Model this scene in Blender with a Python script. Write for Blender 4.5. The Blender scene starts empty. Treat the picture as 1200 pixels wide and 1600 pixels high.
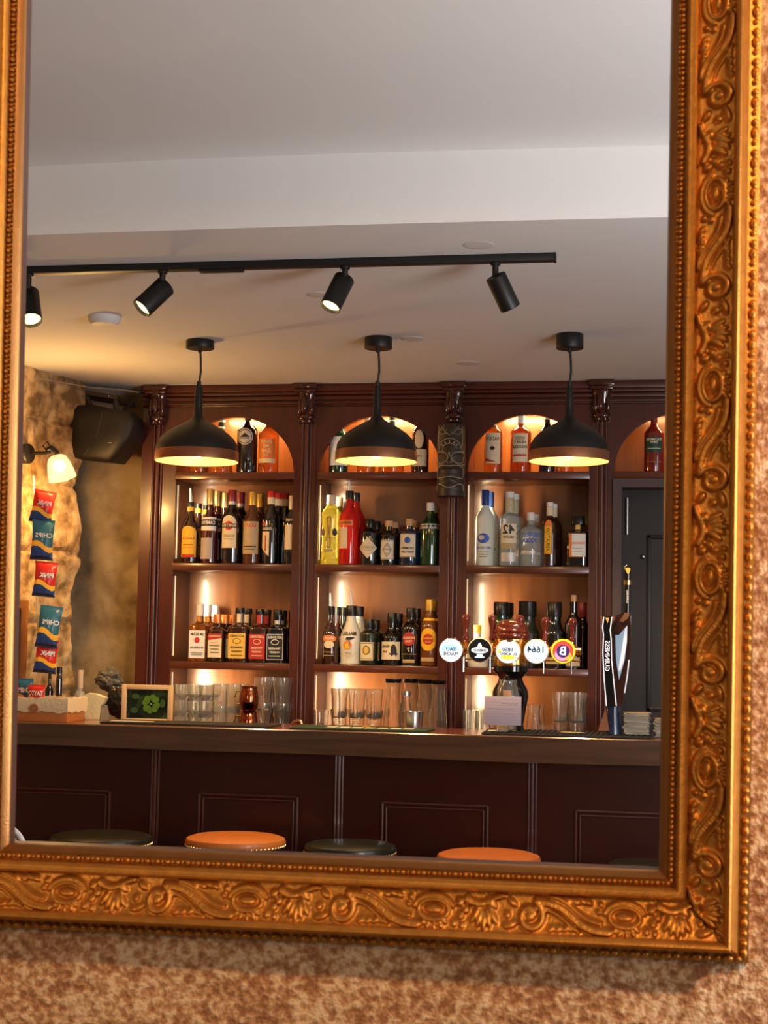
import bpy, bmesh, math, random
import numpy as np
from math import sin, cos, pi, radians, tan, atan2, sqrt
from mathutils import Vector, Matrix, noise
random.seed(7)
scene = bpy.context.scene
COL = scene.collection
# ------------------------------------------------------------------ camera, world, exposure
E = 1.45; F = 2440.0
YAW, PIT, ROL = radians(10.2), radians(5.08), radians(1.08)
FW = Vector((-sin(YAW)*cos(PIT), cos(YAW)*cos(PIT), sin(PIT)))
R0 = Vector((cos(YAW), sin(YAW), 0)); U0 = R0.cross(FW)
RT = R0*cos(ROL)+U0*sin(ROL); UP = U0*cos(ROL)-R0*sin(ROL)
EYE = Vector((0, 0, E))
cd = bpy.data.cameras.new('camera'); cam = bpy.data.objects.new('camera', cd); COL.objects.link(cam)
m = Matrix((RT, UP, -FW)).transposed().to_4x4(); m.translation = EYE; cam.matrix_world = m
cd.sensor_fit = 'VERTICAL'; cd.sensor_height = 24; cd.lens = F/1600*24
cd.dof.use_dof = True; cd.dof.focus_distance = 7.0; cd.dof.aperture_fstop = 11
scene.camera = cam
scene.view_settings.view_transform = 'Standard'; scene.view_settings.look = 'None'
scene.view_settings.exposure = 0.0; scene.view_settings.gamma = 1; scene.view_settings.use_curve_mapping = False
w = bpy.data.worlds.new('world'); scene.world = w; w.use_nodes = True
w.node_tree.nodes['Background'].inputs[0].default_value = (.9, .75, .6, 1); w.node_tree.nodes['Background'].inputs[1].default_value = .12

def light(name, kind, loc, energy, color, target=None, size=.1, size_y=None, spot=60, blend=.5):
    l = bpy.data.lights.new(name, kind); l.energy = energy; l.color = color
    if kind == 'AREA':
        l.size = size
        if size_y: l.shape = 'RECTANGLE'; l.size_y = size_y
    else: l.shadow_soft_size = size
    if kind == 'SPOT': l.spot_size = radians(spot); l.spot_blend = blend
    o = bpy.data.objects.new(name, l); COL.objects.link(o); o.location = loc
    if target is not None:
        o.rotation_euler = (Vector(target)-Vector(loc)).to_track_quat('-Z', 'Y').to_euler()
    return o
# daylight: the windows of the front of the pub (side wall and street front, out of view)
light('window_daylight_side', 'AREA', (2.9, 4.0, 1.7), 26, (.86, .93, 1), (-1.5, 5.5, 1.8), 1.6, 1.8)
light('window_daylight_front', 'AREA', (1.5, 2.3, 1.5), 96, (.95, .97, 1), (-.8, 4.4, 2.45), 1.4, 1.2)
# mirror side of the room: a warm ceiling lamp to the upper right and an added warm fill for the gilding
light('room_lamp', 'SPOT', (1.5, -.1, 3.05), 265, (1, .6, .3), (-.05, 2.0, 1.0), .07, spot=80)
light('gilding_fill', 'AREA', (-2.2, -1.0, 2.2), 30, (1, .66, .40), (0, 2.0, 1.3), 1.2, .8)

def ray(px, py): return FW+RT*((px-600)/F)+UP*((800-py)/F)
def P(px, py, Y):
    d = ray(px, py); return EYE+d*(Y/d.y)
def PX(px, Y, py=900): return P(px, py, Y).x
def PZ(px, py, Y): return P(px, py, Y).z
def MPP(px, Y): return (P(px+1, 900, Y)-P(px, 900, Y)).length

# ------------------------------------------------------------------ materials
MATS = {}
def nodes(name):
    mt = bpy.data.materials.new(name); mt.use_nodes = True
    return mt, mt.node_tree, mt.node_tree.nodes['Principled BSDF']
def mat(name, col, rough=.5, metal=0, trans=0, ior=1.45, emit=None, es=0, coat=0, noise_amt=.08, nscale=30, bump=0, bscale=200, spec=.5):
    if name in MATS: return MATS[name]
    mt, nt, b = nodes(name)
    b.inputs['Roughness'].default_value = rough; b.inputs['Metallic'].default_value = metal
    b.inputs['Transmission Weight'].default_value = trans; b.inputs['IOR'].default_value = ior
    b.inputs['Coat Weight'].default_value = coat; b.inputs['Coat Roughness'].default_value = .08
    b.inputs['Specular IOR Level'].default_value = spec
    if noise_amt and not trans:
        n = nt.nodes.new('ShaderNodeTexNoise'); n.inputs['Scale'].default_value = nscale
        tc = nt.nodes.new('ShaderNodeTexCoord'); nt.links.new(tc.outputs['Object'], n.inputs['Vector'])
        mx = nt.nodes.new('ShaderNodeMix'); mx.data_type = 'RGBA'
        mx.inputs[6].default_value = tuple(max(0, c*(1-noise_amt)) for c in col)+(1,)
        mx.inputs[7].default_value = tuple(min(1, c*(1+noise_amt)) for c in col)+(1,)
        nt.links.new(n.outputs['Fac'], mx.inputs[0]); nt.links.new(mx.outputs[2], b.inputs['Base Color'])
    else: b.inputs['Base Color'].default_value = (*col, 1)
    if bump:
        n2 = nt.nodes.new('ShaderNodeTexNoise'); n2.inputs['Scale'].default_value = bscale; n2.inputs['Detail'].default_value = 4
        tc = nt.nodes.new('ShaderNodeTexCoord'); nt.links.new(tc.outputs['Object'], n2.inputs['Vector'])
        bp = nt.nodes.new('ShaderNodeBump'); bp.inputs['Strength'].default_value = bump; bp.inputs['Distance'].default_value = .01
        nt.links.new(n2.outputs['Fac'], bp.inputs['Height']); nt.links.new(bp.outputs['Normal'], b.inputs['Normal'])
    if emit:
        b.inputs['Emission Color'].default_value = (*emit, 1); b.inputs['Emission Strength'].default_value = es
    MATS[name] = mt; return mt
def wood(name, c1, c2, rough=.35, scale=(3, 3, 40), coat=.3, dist=4):
    mt, nt, b = nodes(name); L = nt.links.new
    tc = nt.nodes.new('ShaderNodeTexCoord'); mp = nt.nodes.new('ShaderNodeMapping'); mp.inputs['Scale'].default_value = scale
    n = nt.nodes.new('ShaderNodeTexNoise'); n.inputs['Scale'].default_value = 1; n.inputs['Detail'].default_value = 6; n.inputs['Distortion'].default_value = dist*.3
    r = nt.nodes.new('ShaderNodeValToRGB'); r.color_ramp.elements[0].color = (*c1, 1); r.color_ramp.elements[1].color = (*c2, 1)
    r.color_ramp.elements[0].position = .3; r.color_ramp.elements[1].position = .7
    L(tc.outputs['Object'], mp.inputs['Vector']); L(mp.outputs['Vector'], n.inputs['Vector']); L(n.outputs['Fac'], r.inputs[0]); L(r.outputs[0], b.inputs['Base Color'])
    b.inputs['Roughness'].default_value = rough; b.inputs['Coat Weight'].default_value = coat; b.inputs['Coat Roughness'].default_value = .12
    MATS[name] = mt; return mt
def mottled(name, cols, scale, bump=.6, bdist=.01, rough=.9, detail=8, mp_scale=(1, 1, 1)):
    mt, nt, b = nodes(name); L = nt.links.new
    tc = nt.nodes.new('ShaderNodeTexCoord'); mp = nt.nodes.new('ShaderNodeMapping'); mp.inputs['Scale'].default_value = mp_scale
    L(tc.outputs['Object'], mp.inputs['Vector'])
    n = nt.nodes.new('ShaderNodeTexNoise'); n.inputs['Scale'].default_value = scale; n.inputs['Detail'].default_value = detail
    n3 = nt.nodes.new('ShaderNodeTexNoise'); n3.inputs['Scale'].default_value = scale*.12; n3.inputs['Detail'].default_value = 3
    L(mp.outputs['Vector'], n.inputs['Vector']); L(mp.outputs['Vector'], n3.inputs['Vector'])
    ad = nt.nodes.new('ShaderNodeMath'); ad.operation = 'MULTIPLY_ADD'; ad.inputs[1].default_value = .45; L(n3.outputs['Fac'], ad.inputs[0])
    sb = nt.nodes.new('ShaderNodeMath'); sb.operation = 'SUBTRACT'; sb.inputs[1].default_value = .225; L(n.outputs['Fac'], sb.inputs[0]); L(sb.outputs[0], ad.inputs[2])
    r = nt.nodes.new('ShaderNodeValToRGB'); els = r.color_ramp.elements
    els[0].position = .36; els[0].color = (*cols[0], 1); els[1].position = .64; els[1].color = (*cols[-1], 1)
    for i, c in enumerate(cols[1:-1]):
        e = els.new(.36+.28*(i+1)/(len(cols)-1)); e.color = (*c, 1)
    L(ad.outputs[0], r.inputs[0]); L(r.outputs[0], b.inputs['Base Color'])
    bp = nt.nodes.new('ShaderNodeBump'); bp.inputs['Strength'].default_value = bump; bp.inputs['Distance'].default_value = bdist
    L(n.outputs['Fac'], bp.inputs['Height']); L(bp.outputs['Normal'], b.inputs['Normal'])
    b.inputs['Roughness'].default_value = rough; MATS[name] = mt; return mt

M_gold = mat('gilded_gesso', (.54, .235, .042), .42, .8, noise_amt=.3, nscale=60, bump=.12, bscale=300)
M_goldlip = mat('gilded_slip', (.42, .19, .06), .36, .93, noise_amt=.15, nscale=40, bump=.08, bscale=400)
M_wallnear = mottled('ochre_roughcast', [(.36, .155, .07), (.60, .33, .17), (.88, .64, .42)], 105, .7, .009, detail=3)
M_stone = mottled('limestone', [(.20, .11, .04), (.42, .26, .11), (.60, .42, .21)], 16, .8, .02)
M_stone2 = mottled('weathered_limestone', [(.20, .13, .065), (.36, .25, .13), (.46, .34, .20)], 6, .8, .02)
M_plaster = mat('white_ceiling_paint', (.80, .78, .76), .8, noise_amt=.015, nscale=4)
M_maroon = mat('maroon_paint', (.036, .004, .002), .32, coat=.15, spec=.35, noise_amt=.15, nscale=6)
M_cab = wood('mahogany_varnish', (.056, .009, .004), (.088, .014, .006), .34, (14, 14, 2), .2)
M_back = wood('warm_veneer', (.17, .055, .016), (.25, .088, .027), .27, (9, 9, 1.2), .35)
M_shelf = wood('shelf_wood', (.085, .022, .010), (.14, .036, .015), .28, (2, 12, 12), .4)
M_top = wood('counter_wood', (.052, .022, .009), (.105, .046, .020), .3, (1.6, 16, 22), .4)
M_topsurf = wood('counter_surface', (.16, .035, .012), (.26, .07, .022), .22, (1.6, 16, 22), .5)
M_black = mat('matt_black_metal', (.008, .007, .006), .45, noise_amt=.1)
M_blackgl = mat('black_gloss', (.004, .004, .004), .1, noise_amt=0, coat=.5)
M_copper = mat('brushed_copper', (.36, .15, .07), .38, .8)
M_brass = mat('polished_brass', (.85, .50, .16), .16, 1, noise_amt=.05)
M_steel = mat('steel', (.75, .75, .74), .2, 1, noise_amt=.03)
M_turned = mat('turned_mahogany', (.12, .018, .008), .15, coat=.8, noise_amt=.2, nscale=50)
M_glass = mat('clear_glass', (1, 1, .97), .03, 0, .97, 1.45, noise_amt=0)
M_glass_lit = mat('lit_look_glass', (1, 1, .93), .05, 0, .88, 1.45, noise_amt=0)  # milkier copy of clear glass, baking in the strong light on left-bay glasses
M_white = mat('white_paint', (.8, .8, .78), .5)
M_rubber = mat('black_rubber', (.010, .010, .009), .55, bump=.4, bscale=300)
M_cream = mat('cream_paper', (.75, .62, .42), .7)
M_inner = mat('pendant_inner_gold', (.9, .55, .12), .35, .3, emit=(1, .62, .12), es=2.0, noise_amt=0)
M_bulb = mat('bulb_glow', (1, .9, .7), .5, emit=(1, .78, .42), es=30, noise_amt=0)
M_led = mat('led_strip_glow', (1, .85, .6), .4, emit=(1, .74, .42), es=.8, noise_amt=0)
M_lens = mat('spot_lens_glow', (1, .85, .5), .4, emit=(1, .72, .30), es=3.2, noise_amt=0)
M_grey = mat('ceiling_white_plastic', (.72, .70, .68), .5)
def C(name, col, **k):                       # simple painted colour
    return mat('paint_'+name, col, k.pop('rough', .5), **k)
INK = C('ink_black', (.02, .015, .015)); INKR = C('ink_red', (.55, .03, .02)); CREAM = C('label_cream', (.80, .68, .46), rough=.6); WH = C('label_white', (.85, .83, .78), rough=.6)
TAN = C('label_tan', (.52, .38, .20), rough=.6); GOLD = C('label_gold', (.80, .50, .10), rough=.4); GRYL = C('label_grey', (.45, .40, .36)); YEL = C('label_yellow', (.90, .50, .02)); BLUE = C('label_blue', (.05, .12, .50)); DRED = C('label_dark_red', (.48, .03, .025))
ORG = C('label_orange', (.85, .22, .03)); DGRN = C('label_dark_green', (.01, .05, .03)); NAVY = C('cap_navy', (.02, .05, .20), rough=.3); SILV = C('label_silver', (.62, .60, .58), metal=.5)

# ------------------------------------------------------------------ mesh helpers
def obj(name, bm, mats, parent=None, smooth=False, loc=None):
    me = bpy.data.meshes.new(name)
    bmesh.ops.recalc_face_normals(bm, faces=bm.faces)
    bm.to_mesh(me); bm.free()
    if not isinstance(mats, (list, tuple)): mats = [mats]
    for x in mats: me.materials.append(x)
    if smooth:
        me.polygons.foreach_set('use_smooth', [True]*len(me.polygons))
        try: me.set_sharp_from_angle(angle=radians(42))
        except Exception: pass
    o = bpy.data.objects.new(name, me); COL.objects.link(o)
    if parent: o.parent = parent
    if loc is not None: o.location = loc
    return o
def tag(o, label=None, cat=None, group=None, kind=None):
    if label: o['label'] = label
    if cat: o['category'] = cat
    if group: o['group'] = group
    if kind: o['kind'] = kind
    return o
def thing(name, label, cat, loc=(0, 0, 0), group=None, rz=0):
    o = bpy.data.objects.new(name, None); COL.objects.link(o); o.location = loc; o.rotation_euler = (0, 0, rz); o.empty_display_size = .05
    return tag(o, label, cat, group)
def struct(o): o['kind'] = 'structure'; return o
def dup(root, loc, label=None, group=None, rz=None):
    r = root.copy(); COL.objects.link(r); r.location = loc
    if rz is not None: r.rotation_euler = (0, 0, rz)
    if label: r['label'] = label
    if group: r['group'] = group
    for ch in list(root.children):
        c = ch.copy(); COL.objects.link(c); c.parent = r
        for g in list(ch.children):
            d = g.copy(); COL.objects.link(d); d.parent = c
    return r
def box(bm, x0, x1, y0, y1, z0, z1, mi=0, bev=0):
    vs = [bm.verts.new((x, y, z)) for z in (z0, z1) for y in (y0, y1) for x in (x0, x1)]
    fs = [bm.faces.new([vs[i] for i in q]) for q in ((0, 1, 3, 2), (4, 6, 7, 5), (0, 4, 5, 1), (2, 3, 7, 6), (0, 2, 6, 4), (1, 5, 7, 3))]
    for f in fs: f.material_index = mi
    if bev:
        es = list({e for f in fs for e in f.edges})
        r = bmesh.ops.bevel(bm, geom=es, offset=bev, segments=2, affect='EDGES', profile=.5)
        for f in r['faces']: f.material_index = mi
def bx(name, x0, x1, y0, y1, z0, z1, mt, parent=None, bev=0):
    bm = bmesh.new(); box(bm, x0, x1, y0, y1, z0, z1, 0, bev); return obj(name, bm, mt, parent, bev > 0)
def loft(bm, prof, seg=24, power=2, ry=1, mi=0, cx=0, cy=0, cz=0, close=True, mis=None):
    """prof: list of (r, z); cross-section superellipse; returns nothing"""
    rings = []
    for r, z in prof:
        if r < 1e-6: rings.append([bm.verts.new((cx, cy, cz+z))]); continue
        ring = []
        for i in range(seg):
            a = 2*pi*(i+.5)/seg
            c, s = cos(a), sin(a)
            k = (abs(c)**power+abs(s)**power)**(-1/power)
            ring.append(bm.verts.new((cx+r*k*c, cy+r*ry*k*s, cz+z)))
        rings.append(ring)
    for j in range(len(rings)-1):
        a, b = rings[j], rings[j+1]
        mm = mis[j] if mis else mi
        for i in range(seg):
            k = (i+1) % seg
            if len(a) == 1 and len(b) == 1: continue
            if len(a) == 1: f = bm.faces.new((a[0], b[i], b[k]))
            elif len(b) == 1: f = bm.faces.new((a[i], a[k], b[0]))
            else: f = bm.faces.new((a[i], a[k], b[k], b[i]))
            f.material_index = mm
    if close:
        for r in (rings[0], rings[-1]):
            if len(r) > 2:
                f = bm.faces.new(r); f.material_index = mi
def lathe(name, prof, mt, parent=None, loc=None, seg=24, power=2, ry=1, close=True):
    bm = bmesh.new(); loft(bm, prof, seg, power, ry, close=close); return obj(name, bm, mt, parent, True, loc)
def tube(bm, pts, r, seg=8, mi=0, rend=None):
    pts = [Vector(p) for p in pts]; rings = []
    for i, p in enumerate(pts):
        t = (pts[min(i+1, len(pts)-1)]-pts[max(i-1, 0)]).normalized()
        a = Vector((0, 0, 1)) if abs(t.z) < .9 else Vector((1, 0, 0))
        u = t.cross(a).normalized(); v = t.cross(u)
        rr = r if rend is None else r+(rend-r)*i/(len(pts)-1)
        rings.append([bm.verts.new(p+(u*cos(2*pi*k/seg)+v*sin(2*pi*k/seg))*rr) for k in range(seg)])
    for a, b in zip(rings, rings[1:]):
        for k in range(seg):
            f = bm.faces.new((a[k], a[(k+1) % seg], b[(k+1) % seg], b[k])); f.material_index = mi
    for q in (rings[0], rings[-1]):
        f = bm.faces.new(q); f.material_index = mi
def poly_ext(bm, pts, y0, y1, mi=0):
    """pts (x,z) outline extruded from y0 to y1"""
    a = [bm.verts.new((x, y0, z)) for x, z in pts]; b = [bm.verts.new((x, y1, z)) for x, z in pts]
    fs = [bm.faces.new(a), bm.faces.new(b[::-1])]
    n = len(pts)
    for i in range(n): fs.append(bm.faces.new((a[i], b[i], b[(i+1) % n], a[(i+1) % n])))
    for f in fs: f.material_index = mi
# ---- lettering (reversed left to right, as it reads in the looking-glass)
TXT = {}
def text_geo(s):
    if s in TXT: return TXT[s]
    cu = bpy.data.curves.new('t', 'FONT'); cu.body = s; cu.size = 1; cu.align_x = 'CENTER'; cu.align_y = 'CENTER'; cu.resolution_u = 2; cu.offset = .022
    o = bpy.data.objects.new('t', cu); COL.objects.link(o)
    bpy.context.view_layer.update()
    me = bpy.data.meshes.new_from_object(o)
    vs = [(v.co.x, v.co.y) for v in me.vertices]; fs = [tuple(p.vertices) for p in me.polygons]
    bpy.data.objects.remove(o); bpy.data.curves.remove(cu); bpy.data.meshes.remove(me)
    TXT[s] = (vs, fs); return TXT[s]
def tri_split(bm, t, wrap, L, mi, lim=.006):
    d = [abs(t[i][0]-t[(i+1) % 3][0]) for i in range(3)]; k = d.index(max(d))
    if d[k] > lim:
        a, b, c = t[k], t[(k+1) % 3], t[(k+2) % 3]; m_ = ((a[0]+b[0])/2, (a[1]+b[1])/2)
        tri_split(bm, [a, m_, c], wrap, L, mi, lim); tri_split(bm, [m_, b, c], wrap, L, mi, lim)
    else:
        try: f = bm.faces.new([bm.verts.new(wrap(x, y, L)) for x, y in t]); f.material_index = mi
        except ValueError: pass
def label_mesh(bm, items, wrap, step=.0022):
    """items: ('rect',x,y,w,h,mi) ('ell',x,y,rx,ry,mi) ('poly',pts,mi) ('text',s,x,y,size,mi[,vertical]); wrap(x,y,layer)->3D"""
    for L, it in enumerate(items):
        k = it[0]
        if k == 'rect':
            _, x, y, w_, h, mi = it; n = max(2, int(w_/.004)); g = []
            for j in (0, 1): g.append([bm.verts.new(wrap(x-w_/2+w_*i/n, y-h/2+h*j, L)) for i in range(n+1)])
            for i in range(n):
                f = bm.faces.new((g[0][i], g[0][i+1], g[1][i+1], g[1][i])); f.material_index = mi
        elif k == 'ell':
            _, x, y, rx, ry, mi = it; n = 24; nr = 4
            rings = [[bm.verts.new(wrap(x+rx*q/nr*cos(2*pi*i/n), y+ry*q/nr*sin(2*pi*i/n), L)) for i in range(n)] for q in range(1, nr+1)]
            c = bm.verts.new(wrap(x, y, L))
            for i in range(n):
                f = bm.faces.new((c, rings[0][i], rings[0][(i+1) % n])); f.material_index = mi
                for q in range(nr-1):
                    f = bm.faces.new((rings[q][i], rings[q+1][i], rings[q+1][(i+1) % n], rings[q][(i+1) % n])); f.material_index = mi
        elif k == 'poly':
            _, pts, mi = it
            for k_ in range(1, len(pts)-1): tri_split(bm, [pts[0], pts[k_], pts[k_+1]], wrap, L, mi)
        elif k == 'text':
            s, x, y, size, mi = it[1:6]; vert = len(it) > 6 and it[6]; maxw = it[7] if len(it) > 7 else None
            vs, fs = text_geo(s)
            if not vs: continue
            ww = max(v[0] for v in vs)-min(v[0] for v in vs); sx = size
            if maxw and ww*size > maxw: sx = maxw/ww
            nv = []
            for (a, b) in vs:
                a *= sx; b *= size
                if vert: a, b = -b, a
                nv.append((x-a, y+b))
            if size > .022:
                for f_ in fs:
                    q_ = [nv[i] for i in f_]
                    for k_ in range(1, len(q_)-1): tri_split(bm, [q_[0], q_[k_], q_[k_+1]], wrap, L, mi)
            else:
                nv = [bm.verts.new(wrap(a, b, L)) for a, b in nv]
                for f_ in fs:
                    try: f = bm.faces.new([nv[i] for i in f_]); f.material_index = mi
                    except ValueError: pass
def flat_wrap(y0, cx=0, cz=0, s=1, gap=.0005):
    return lambda x, y, L: (cx+x*s, y0-.0006-L*gap, cz+y*s)
def cyl_wrap(r, zb=0):
    return lambda x, y, L: ((r+.0008+L*.0004)*sin(x/r), -(r+.0008+L*.0004)*cos(x/r), zb+y)

# ================================================================== SETTING: bar room
YC = 7.10        # face of the back bar
ZC = 2.69        # ceiling
bm = bmesh.new()
n = 60
for z, y0, y1 in ((ZC, 4.46, 8.2),): box(bm, -5.2, 3.1, y0, y1, z, z+.12)
struct(obj('ceiling', bm, M_plaster))
struct(bx('ceiling_high', -5.2, 3.1, 1.9, 4.50, 2.90, 3.0, M_plaster))
bm = bmesh.new()  # slightly bowed plaster step between the two ceilings
N = 40; lo = []; hi = []
for i in range(N+1):
    x = -5+8.0*i/N; by = 4.40+.02*sin(x*1.3)
    lo.append(bm.verts.new((x, by, ZC-.002))); hi.append(bm.verts.new((x, by+.012*sin(x*2+1), 2.902)))
for i in range(N): bm.faces.new((lo[i], lo[i+1], hi[i+1], hi[i]))
lb = [bm.verts.new((v.co.x, 4.5, ZC-.002)) for v in lo]; hb = [bm.verts.new((v.co.x, 4.5, 2.902)) for v in hi]
for i in range(N):
    bm.faces.new((lb[i], hb[i], hb[i+1], lb[i+1])); bm.faces.new((lo[i], lb[i], lb[i+1], lo[i+1])); bm.faces.new((hi[i], hi[i+1], hb[i+1], hb[i]))
struct(obj('trim_1', bm, M_plaster, None, True))
M_floor = wood('floor_boards', (.10, .045, .02), (.16, .07, .03), .4, (8, 1, 1))
struct(bx('floor', -5.2, 3.1, 1.9, 8.2, -.1, 0, M_floor))
M_pale = mat('pale_wall_paint', (.55, .50, .45), .8)
struct(bx('wall_right', 3.0, 3.15, 1.9, 8.2, 0, 2.9, M_pale))
struct(bx('wall_back', -5.2, 3.1, 7.62, 7.75, 0, 2.9, M_pale))
# rough stone side wall (slanting) and its recess beside the back bar
def stone_sheet(name, A, B, z0, z1, mt, amp, nu, nv, courses=True, thick=.25, edge=0):
    A = Vector((*A, 0)); B = Vector((*B, 0)); d = B-A; L = d.length; t = d/L; nrm = Vector((t.y, -t.x, 0))
    bm = bmesh.new(); g = []
    for j in range(nv+1):
        row = []; z = z0+(z1-z0)*j/nv
        for i in range(nu+1):
            s = L*i/nu
            p = Vector((s*3.1, z*3.1, 1.7)); h = amp*(noise.noise(p)*1.1+noise.noise(p*2.7)*.5+noise.noise(p*7)*.25)
            if courses:
                zz = z+.03*noise.noise(Vector((s*1.5, z*2, 5))); c = int(zz/.31); fz = abs((zz/.31)-c-.5)*2
                ss = s+.16*(c % 2)+.05*noise.noise(Vector((s, c*3.3, 9))); fs = abs((ss/.42)-int(ss/.42)-.5)*2
                h -= amp*1.3*(max(0, (fz-.86)/.14)**1.5+max(0, (fs-.9)/.1)**1.5)*.6
            h -= .0 if i < nu else .02
            e = 0
            if edge: e = edge*(noise.noise(Vector((z*2.6, 3.3, 0)))+.5*noise.noise(Vector((z*8, 1.3, 0))))*(i/nu)**8
            q = A+t*(s+e)+nrm*h; row.append(bm.verts.new((q.x, q.y, z)))
        g.append(row)
    for j in range(nv):
        for i in range(nu): bm.faces.new((g[j][i], g[j][i+1], g[j+1][i+1], g[j+1][i]))
    bk = [[bm.verts.new(Vector((*(r_[k].co.xy), r_[k].co.z))-nrm*thick) for k in (0, nu)] for r_ in g]
    for j in range(nv):
        bm.faces.new((g[j][nu], bk[j][1], bk[j+1][1], g[j+1][nu])); bm.faces.new((bk[j][0], g[j][0], g[j+1][0], bk[j+1][0]))
        bm.faces.new((bk[j][1], bk[j][0], bk[j+1][0], bk[j+1][1]))
    return struct(obj(name, bm, mt, None, True))
stone_sheet('wall_left', (-3.55, 3.9), (-2.70, 6.93), 0, ZC+.02, M_stone, .030, 190, 170, thick=.6, edge=.10)
stone_sheet('wall_recess', (-3.5, 7.32), (-2.38, 7.32), 0, ZC+.02, M_stone2, .035, 90, 140, courses=False, thick=.2)

# ================================================================== BACK BAR CABINET
cab = thing('back_bar_cabinet', 'tall mahogany built-in back bar with arched bays, shelves and carved corbels', 'cabinet', (0, 0, 0))
BAYS = [(-2.287, -1.713), (-1.590, -1.017), (-.889, -.335), (-.222, .352)]
ZS = [2.278, 1.846, 1.383]; ST = .034; ZW = 1.05; YB = 7.37
XL, XR = -2.46, 1.1
def arch_panel(name, x0, x1, zs, zt, rise, parent, xa=None, xb=None):
    bm = bmesh.new(); n = 32; c = (x0+x1)/2; hw = (x1-x0)/2
    pts = [(c-hw*cos(pi*i/n), zs+rise*sin(pi*i/n)) for i in range(n+1)]
    for (p, q) in zip(pts, pts[1:]):
        for y in (YC, YC+.03):
            bm.faces.new([bm.verts.new(v) for v in ((p[0], y, p[1]), (q[0], y, q[1]), (q[0], y, zt), (p[0], y, zt))])
        bm.faces.new([bm.verts.new(v) for v in ((p[0], YC, p[1]), (q[0], YC, q[1]), (q[0], YC+.03, q[1]), (p[0], YC+.03, p[1]))])
    bmesh.ops.remove_doubles(bm, verts=bm.verts, dist=.0002)
    return obj(name, bm, M_cab, parent)
for k, (x0, x1) in enumerate(BAYS):
    arch_panel('arch_panel', x0, x1, ZS[0]+.002, ZC-.10, .262, cab)
    bx('back_panel', x0-.05, x1+.05, YB, YB+.02, .4 if k < 3 else 2.25, ZC-.01, M_back, cab)
    for xs in ((x0-.052, x0-.03), (x1+.03, x1+.052)):
        pass
    for s, xx in ((-1, x0), (1, x1)):
        bx('side_panel', xx-.008 if s < 0 else xx-.0, xx+.0 if s < 0 else xx+.008, YC+.025, YB, .4 if k < 3 else 2.2, ZC-.01, M_cab, cab)
    for j, zz in enumerate(ZS):
        if k == 3 and j: continue
        bm = bmesh.new(); box(bm, x0-.004, x1+.004, YC-.006, YB, zz-ST, zz, 0, .003)
        obj('shelf', bm, M_shelf, cab, True)
STILES = [(XL, BAYS[0][0]), (BAYS[0][1], BAYS[1][0]), (BAYS[1][1], BAYS[2][0]), (BAYS[2][1], BAYS[3][0]), (BAYS[3][1], .48)]
for i, (a, b) in enumerate(STILES):
    st = bx('stile', a, b, YC, YC+.03, 0, ZC-.10, M_cab, cab)
    c = (a+b)/2 if i else -2.375
    if i == 0: c = -2.38
    # reeded half column
    bm = bmesh.new()
    for dx, r in ((0, .013), (-.02, .006), (.02, .006)):
        tube(bm, [(c+dx, YC-.002, .3), (c+dx, YC-.002, 2.50)], r, 10)
    if i: bx('pilaster_block', c-.045, c+.045, YC-.004, YC, .3, ZC-.1, M_cab, cab)
    obj('reeded_column', bm, M_cab, cab, True)
    # carved corbel
    bm = bmesh.new()
    cx = c
    prof = [(.030, 2.500), (.036, 2.506), (.034, 2.516), (.040, 2.524), (.041, 2.535), (.034, 2.545), (.033, 2.57), (.037, 2.60), (.043, 2.625), (.046, 2.640), (.046, 2.646)]
    loft(bm, prof, 20, 3.0, 1.0, cx=cx, cy=YC-.012)
    bul = [(.004, 2.545), (.015, 2.555), (.019, 2.575), (.016, 2.60), (.013, 2.62), (.006, 2.64)]
    loft(bm, bul, 12, 2, 1.1, cx=cx-.006, cy=YC-.05)
    for sx in (-1, 1):
        loft(bm, [(.002, 2.54), (.010, 2.55), (.011, 2.58), (.008, 2.61), (.003, 2.63)], 10, 2, 1, cx=cx+sx*.028, cy=YC-.046)
        loft(bm, [(.0, 2.502), (.010, 2.508), (.011, 2.516), (.0, 2.526)], 10, 2, 1, cx=cx+sx*.015, cy=YC-.042)
    box(bm, cx-.050, cx+.050, YC-.075, YC, 2.645, 2.662, 0, .003); box(bm, cx-.057, cx+.057, YC-.085, YC, 2.662, ZC-.002, 0, .003)
    obj('corbel', bm, mat('carved_gloss_wood', (.055, .010, .005), .12, coat=.8, noise_amt=.15), cab, True)
bm = bmesh.new()   # cornice mouldings
for (z0, z1, d) in ((2.59, 2.598, .006), (2.598, 2.612, .014), (2.618, 2.635, .022), (2.640, 2.655, .034), (2.655, 2.688, .048)):
    box(bm, XL, XR, YC-d, YC+.02, z0, z1, 0, .0025)
obj('cornice', bm, M_cab, cab, True)
bx('frieze', XL, XR, YC, YC+.03, ZC-.102, ZC-.002, M_cab, cab)
bx('top_board', XL, XR, YC, YB+.02, ZC-.02, ZC-.005, M_cab, cab)
bx('end_panel', XL, XL+.02, YC+.02, YB+.02, 0, ZC-.02, M_cab, cab)
bx('worktop', XL, BAYS[3][0]-.06, YC-.12, YB, ZW-.04, ZW, M_shelf, cab, .003)
bm = bmesh.new(); box(bm, XL, BAYS[3][0]-.06, YC-.05, YC-.03, 0, ZW-.04)
obj('base_panel', bm, M_maroon, cab)
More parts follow.
